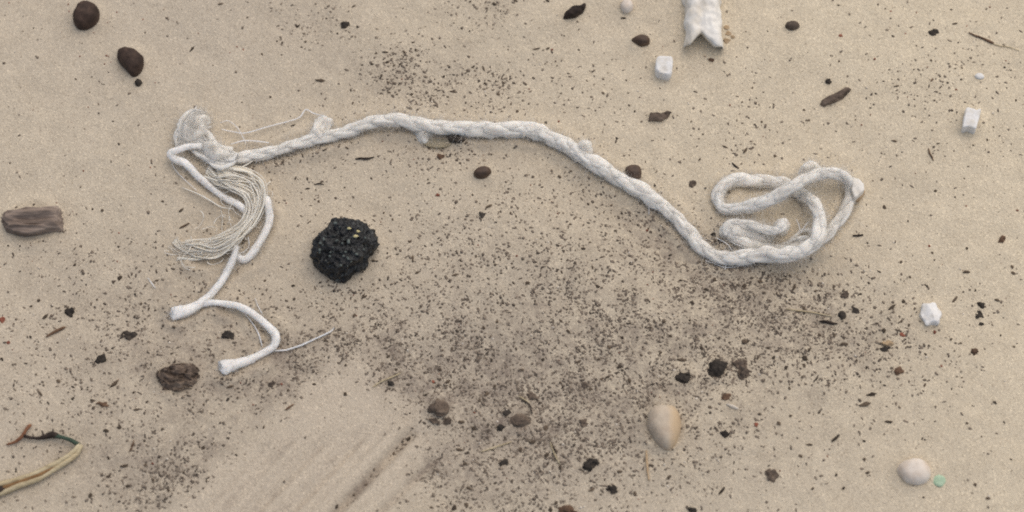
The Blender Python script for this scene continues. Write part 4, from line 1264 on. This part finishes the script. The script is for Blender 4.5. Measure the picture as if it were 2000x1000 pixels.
# ------------------------------------------------------------------ flecks of litter one can pick out
LAND = [('black cinder', 670, 487), ('wood chip', 60, 427), ('bark chunk', 348, 737), ('tan pebble', 1297, 833), ('cream pebble', 1785, 920), ('white rounded cube', 1297, 130), ('slanted white chip', 1895, 236), ('jagged white chip', 1817, 612),
        ('notched white block', 1375, 45), ('oval brown seed', 942, 335), ('larger oval brown pebble', 165, 28), ('angular brown pebble', 253, 120), ('rope coil', 1500, 420), ('white tuft of the rope', 385, 255), ('lowest cord end', 435, 720),
        ('bent plant stem', 90, 885), ('dark husk fragment', 1287, 222), ('slim bark sliver', 1633, 186), ('rounded blackish lump', 1336, 737), ('wiped smooth sand', 600, 890), ('top of the rope arch', 800, 235), ('pointed seed pod', 1121, 23), ('dusty brown lump', 1016, 821),
        ('corner twig', 1918, 74), ('crumbled mound', 857, 800), ('descending rope', 1200, 340), ('yarn bundle', 450, 480), ('flat dusty disc', 1507, 929), ('tan crumb', 1733, 672), ('dark squarish crumb', 133, 608)]
FL = """432,8,12,e;483,34,8;325,34,7;283,62,6;375,94,14,e;416,127,5;70,111,5;232,280,8;161,86,5;179,150,5;203,165,5;148,154,7;66,54,5;45,61,5;9,29,6;472,198,5;175,180,5
228,24,5,r;279,37,5,r;210,44,4,r;183,64,5,r;156,110,6,r;212,111,5,r;217,122,4,r;303,163,4,r;65,216,4,r;293,325,5,r;162,331,5,r;387,64,5,r;463,92,6,r;475,97,7,r;135,23,5,r;133,8,6,r;320,18,5,r;17,4,5,r
580,49,12;637,33,7;551,83,8;541,80,7;596,80,8;659,65,7;512,106,8;528,189,8;691,10,9,e;787,16,6;965,9,14;807,85,10;757,124,11;752,105,11,e;948,163,10;983,162,11;973,184,11;993,192,7;944,134,11,e;923,133,8;626,156,18,e;678,290,8,e;725,346,8;838,291,9;689,200,9;885,180,13,e;804,185,9;760,180,9;775,184,7;572,245,10,e;735,107,8;770,130,9;745,150,11,e;758,162,9;779,165,7;790,105,9;812,100,8;782,128,7;726,128,8;867,150,9;874,190,8;912,140,8
1070,4,12;1007,4,12;1218,35,10,e;1070,96,11;1047,97,13,e;1027,164,8;1178,183,9;1223,156,6;1229,205,8;1240,216,7;1010,218,10;1323,224,5;1350,236,5;1091,237,7,r;1298,269,5;1093,342,10;1115,332,8;1457,290,14,e;1367,308,9;1416,283,10,e;1450,197,7;1470,168,8;1488,235,8;1249,53,4;1180,102,4;1281,109,4;1096,183,7;1033,203,7
1865,47,10,e;1639,119,9;1784,138,6;1818,120,8;1878,135,7;1751,170,10,e;1866,178,7,r;1747,276,10,e;1831,282,8,e;1940,249,6;1952,266,6;1928,274,8;1891,326,6;1581,232,8;1571,212,8;1512,199,6;1638,10,8;1729,17,7;1659,27,6;1642,70,11,r;1819,159,10,b;1514,301,9;1983,199,8;1900,285,6;1790,90,6;1700,210,7;1768,66,5,r;1740,22,6,r;1790,24,6,r;1888,51,5,r;1811,133,5,r;1934,12,6,r
198,408,10;317,391,8;353,409,12,e;179,405,8;156,362,6;284,474,5;145,515,10;234,540,16;189,582,8;75,585,10;60,596,9;87,617,13,e;17,671,11,r;60,659,10;275,591,10;220,550,8;228,508,6,r;231,452,5,r;397,452,6;425,463,8;331,669,8,w;109,393,5,r;162,332,4,r;305,545,9,e;290,600,8;340,640,9;320,660,8
622,390,9;855,382,13,r;749,413,8;767,427,7;955,404,12,e;953,392,6;730,509,12;815,532,11;711,579,12,e;801,471,9;806,504,12,e;930,502,8;888,538,12,e;692,615,12;881,562,6;636,666,12;739,660,8;945,640,10;971,629,10;967,519,9;979,535,8;517,546,8;572,557,10;652,552,5;958,461,6;923,381,7;997,417,8
1378,365,8;1271,394,9;1285,409,10;1267,440,8;1202,447,9;1152,473,8;1139,486,12;1195,498,7;1157,523,10;1030,553,13;1167,559,12;1097,533,9;1045,588,9;1095,627,9;1110,647,12;1395,543,14;1455,556,14;1485,548,12;1380,563,14;1296,629,12;1215,660,10;1310,657,10;1455,669,17;1189,677,12;1149,395,8;1114,437,8;1008,424,8;1194,396,8;1090,561,9,w;1330,545,9;1350,590,9
1728,402,14;1827,373,9;1865,385,6;1883,349,6;1774,431,7;1694,474,7;1888,486,8;1821,494,8;1760,512,9;1777,542,8;1889,532,14,e;1977,521,11;1979,533,11;1948,586,13;1864,586,15,e;1811,559,8;1764,589,12;1741,602,16,e;1760,629,10;1775,636,9;1726,647,14;1593,567,9;1532,536,8;1517,571,7;1552,559,13,e;1762,655,16,r;1825,650,12,r;1857,664,9;1876,672,8;1954,656,7;1987,411,8,r;1887,403,5,r;1815,480,8,r;1717,531,8,e;1570,600,12;1600,655,11;1630,655,10
224,752,18,e;114,746,14;80,772,12,e;182,784,11,e;209,845,13;234,838,13;318,842,9;398,877,13;415,870,7;245,912,16,e;285,911,11;250,951,12;178,970,13;213,897,10;212,933,12;399,793,8;465,780,7;446,859,8;462,890,8;450,760,14,e;71,733,7;5,704,10;262,769,8;269,803,12,e;404,942,8;330,960,10;300,940,9;360,925,8
675,771,12;563,765,10;773,722,9;859,720,11;874,744,14;846,744,10,r;951,767,14;967,751,10;908,904,11;897,876,14,e;911,985,14;887,992,16;843,991,11;797,853,16;768,881,12;901,823,16;916,953,13;516,837,8;614,752,10;967,942,9;759,697,10;883,680,9;864,683,7;636,737,6;675,715,8;831,771,10;925,835,13;936,780,10;925,740,9;658,990,12;690,965,10;715,945,9;730,915,9
1154,759,11;1187,736,11;1175,740,9;1191,679,10;1229,743,13;1331,703,16,e;1240,963,13;1210,921,13;1307,932,12;1409,960,16,e;1476,832,13,r;1483,811,10;1385,797,10;1040,862,16;1068,888,14;1094,912,12;1017,876,13;1156,956,13,e;1252,694,8;1457,669,15,e;1360,780,8,w;1371,767,6,w;1204,829,7,w;1317,724,8,w;1086,981,11;1075,995,13;1066,835,16;1130,705,13;1170,700,10;1290,690,10;1210,715,13;1370,680,10;1405,660,10;1270,640,9;1060,700,11;1020,720,10;1095,745,9;1060,790,9;960,700,10;1008,680,9
1572,701,16;1570,716,11;1580,685,11;1980,679,8;1701,772,18,e;1689,791,20,e;1735,826,14,e;1631,858,18,e;1521,829,13;1544,814,9;1756,797,8;1942,789,12;1960,827,8;1974,899,7;1904,948,10;1929,974,12;1694,924,11;1688,898,10;1563,892,11;1648,953,10;1633,928,9;1807,694,8;1805,755,10,b;1807,744,6;1838,717,7,r;1877,740,6;1692,720,9;1672,706,9;1650,674,15,e;1587,955,9;1541,760,10;1607,811,6;1580,870,12,e;1813,937,8;1915,856,6;1887,830,8;1687,863,8;1510,700,13;1535,720,11;1500,680,12;1480,700,10;1640,700,9"""
ENT = []
for tok in FL.replace('\n', ';').split(';'):
    f = tok.split(',')
    ENT.append((float(f[0]), float(f[1]), float(f[2]), f[3] if len(f) > 3 else 'd'))

# shared shapes: lumpy chips and slivers
def chip_mesh(name, seed, long):
    r_ = np.random.default_rng(seed)
    k, lv = 9, [(.7, -.5), (1.0, 0.0), (.86, .5), (.45, .85)]
    t = np.linspace(0, 2 * math.pi, k, endpoint=False)
    rad = 1 + r_.uniform(-.28, .28, k)
    V = []
    for sc, z in lv:
        w = sc * rad * (1 + r_.uniform(-.1, .1, k))
        V.append(np.column_stack([np.cos(t) * w * (long ** .5), np.sin(t) * w / (long ** .5), np.full(k, z) + r_.uniform(-.12, .12, k)]))
    V = np.vstack(V + [np.array([[0, 0, .95], [0, 0, -.6]])]) * .5
    m_ = len(lv)
    F = [(a * k + j, a * k + (j + 1) % k, (a + 1) * k + (j + 1) % k, (a + 1) * k + j) for a in range(m_ - 1) for j in range(k)]
    F += [((m_ - 1) * k + j, (m_ - 1) * k + (j + 1) % k, m_ * k) for j in range(k)] + [((j + 1) % k, j, m_ * k + 1) for j in range(k)]
    return new_mesh(name, V, F)


MATK = {'d': 'fleck', 'e': 'fleck', 'r': 'red', 'b': 'brown', 'w': 'pale'}
shapes = {c: [chip_mesh('fleck_' + MATK[c], 40 + i + ord(c), 2.6 if c == 'e' else 1.25) for i in range(7)] for c in 'derbw'}
for c in shapes:
    for me in shapes[c]:
        me.materials.append(M[MATK[c]])
NAME = {'d': 'dark_fleck', 'e': 'dark_sliver', 'r': 'rust_grain', 'b': 'brown_fleck', 'w': 'pale_grain'}
WORD = {'d': 'dark fleck', 'e': 'dark sliver', 'r': 'rusty grain', 'b': 'brown fleck', 'w': 'pale grain'}
ORD = ['nearest', 'second nearest', 'third nearest', 'fourth nearest', 'fifth nearest', 'sixth nearest', 'seventh nearest', 'eighth nearest', 'ninth nearest', 'tenth nearest', 'eleventh nearest', 'twelfth nearest', 'thirteenth nearest', 'fourteenth nearest', 'fifteenth nearest', 'sixteenth nearest']


def near_land(x, y):
    d = [math.hypot(x - a, y - b) for _, a, b in LAND]
    i = int(np.argmin(d))
    n_, a, b = LAND[i]
    dx, dy = x - a, y - b
    if abs(dx) > abs(dy):
        w = 'right of' if dx > 0 else 'left of'
    else:
        w = 'below' if dy > 0 else 'above'
    return n_, w, d[i]


near = {}
for e in ENT:
    n_, w, d = near_land(e[0], e[1])
    sw = 'larger' if e[2] > 13.5 else ('small' if e[2] > 8.5 else 'tiny')
    near.setdefault((sw, e[3], n_, w), []).append((d, e))
lab_of = {}
for (sw, c, n_, w), lst in near.items():
    lst.sort(key=lambda q: q[0])
    for i, (d, e) in enumerate(lst):
        lab_of[e] = f"{sw} {WORD[c]} {w} the {n_}" + ('' if len(lst) == 1 else f", {ORD[i]} of {len(lst)}")
for k, e in enumerate(ENT):
    x, y, sz, c = e
    p = G(x, y)
    me = shapes[c][int(rng.integers(0, 7))]
    o = bpy.data.objects.new(NAME[c], me)
    C.objects.link(o)
    s_ = sz * S * (.9 if c == 'e' else .82)
    fl = rng.uniform(.22, .42)
    o.scale = (s_ * (.95 if c == 'e' else 1) * .8, s_ * .8 * rng.uniform(.75, 1.1), s_ * fl)
    o.location = (p[0], p[1], Hs(p[0], p[1]) + s_ * fl * .18)
    o.rotation_euler = (rng.uniform(-.2, .2), rng.uniform(-.2, .2), rng.uniform(0, math.pi) if c != 'e' else rng.normal(0.2, .55))
    tag(o, lab_of[e], 'fleck', 'flecks of litter scattered on the sand')
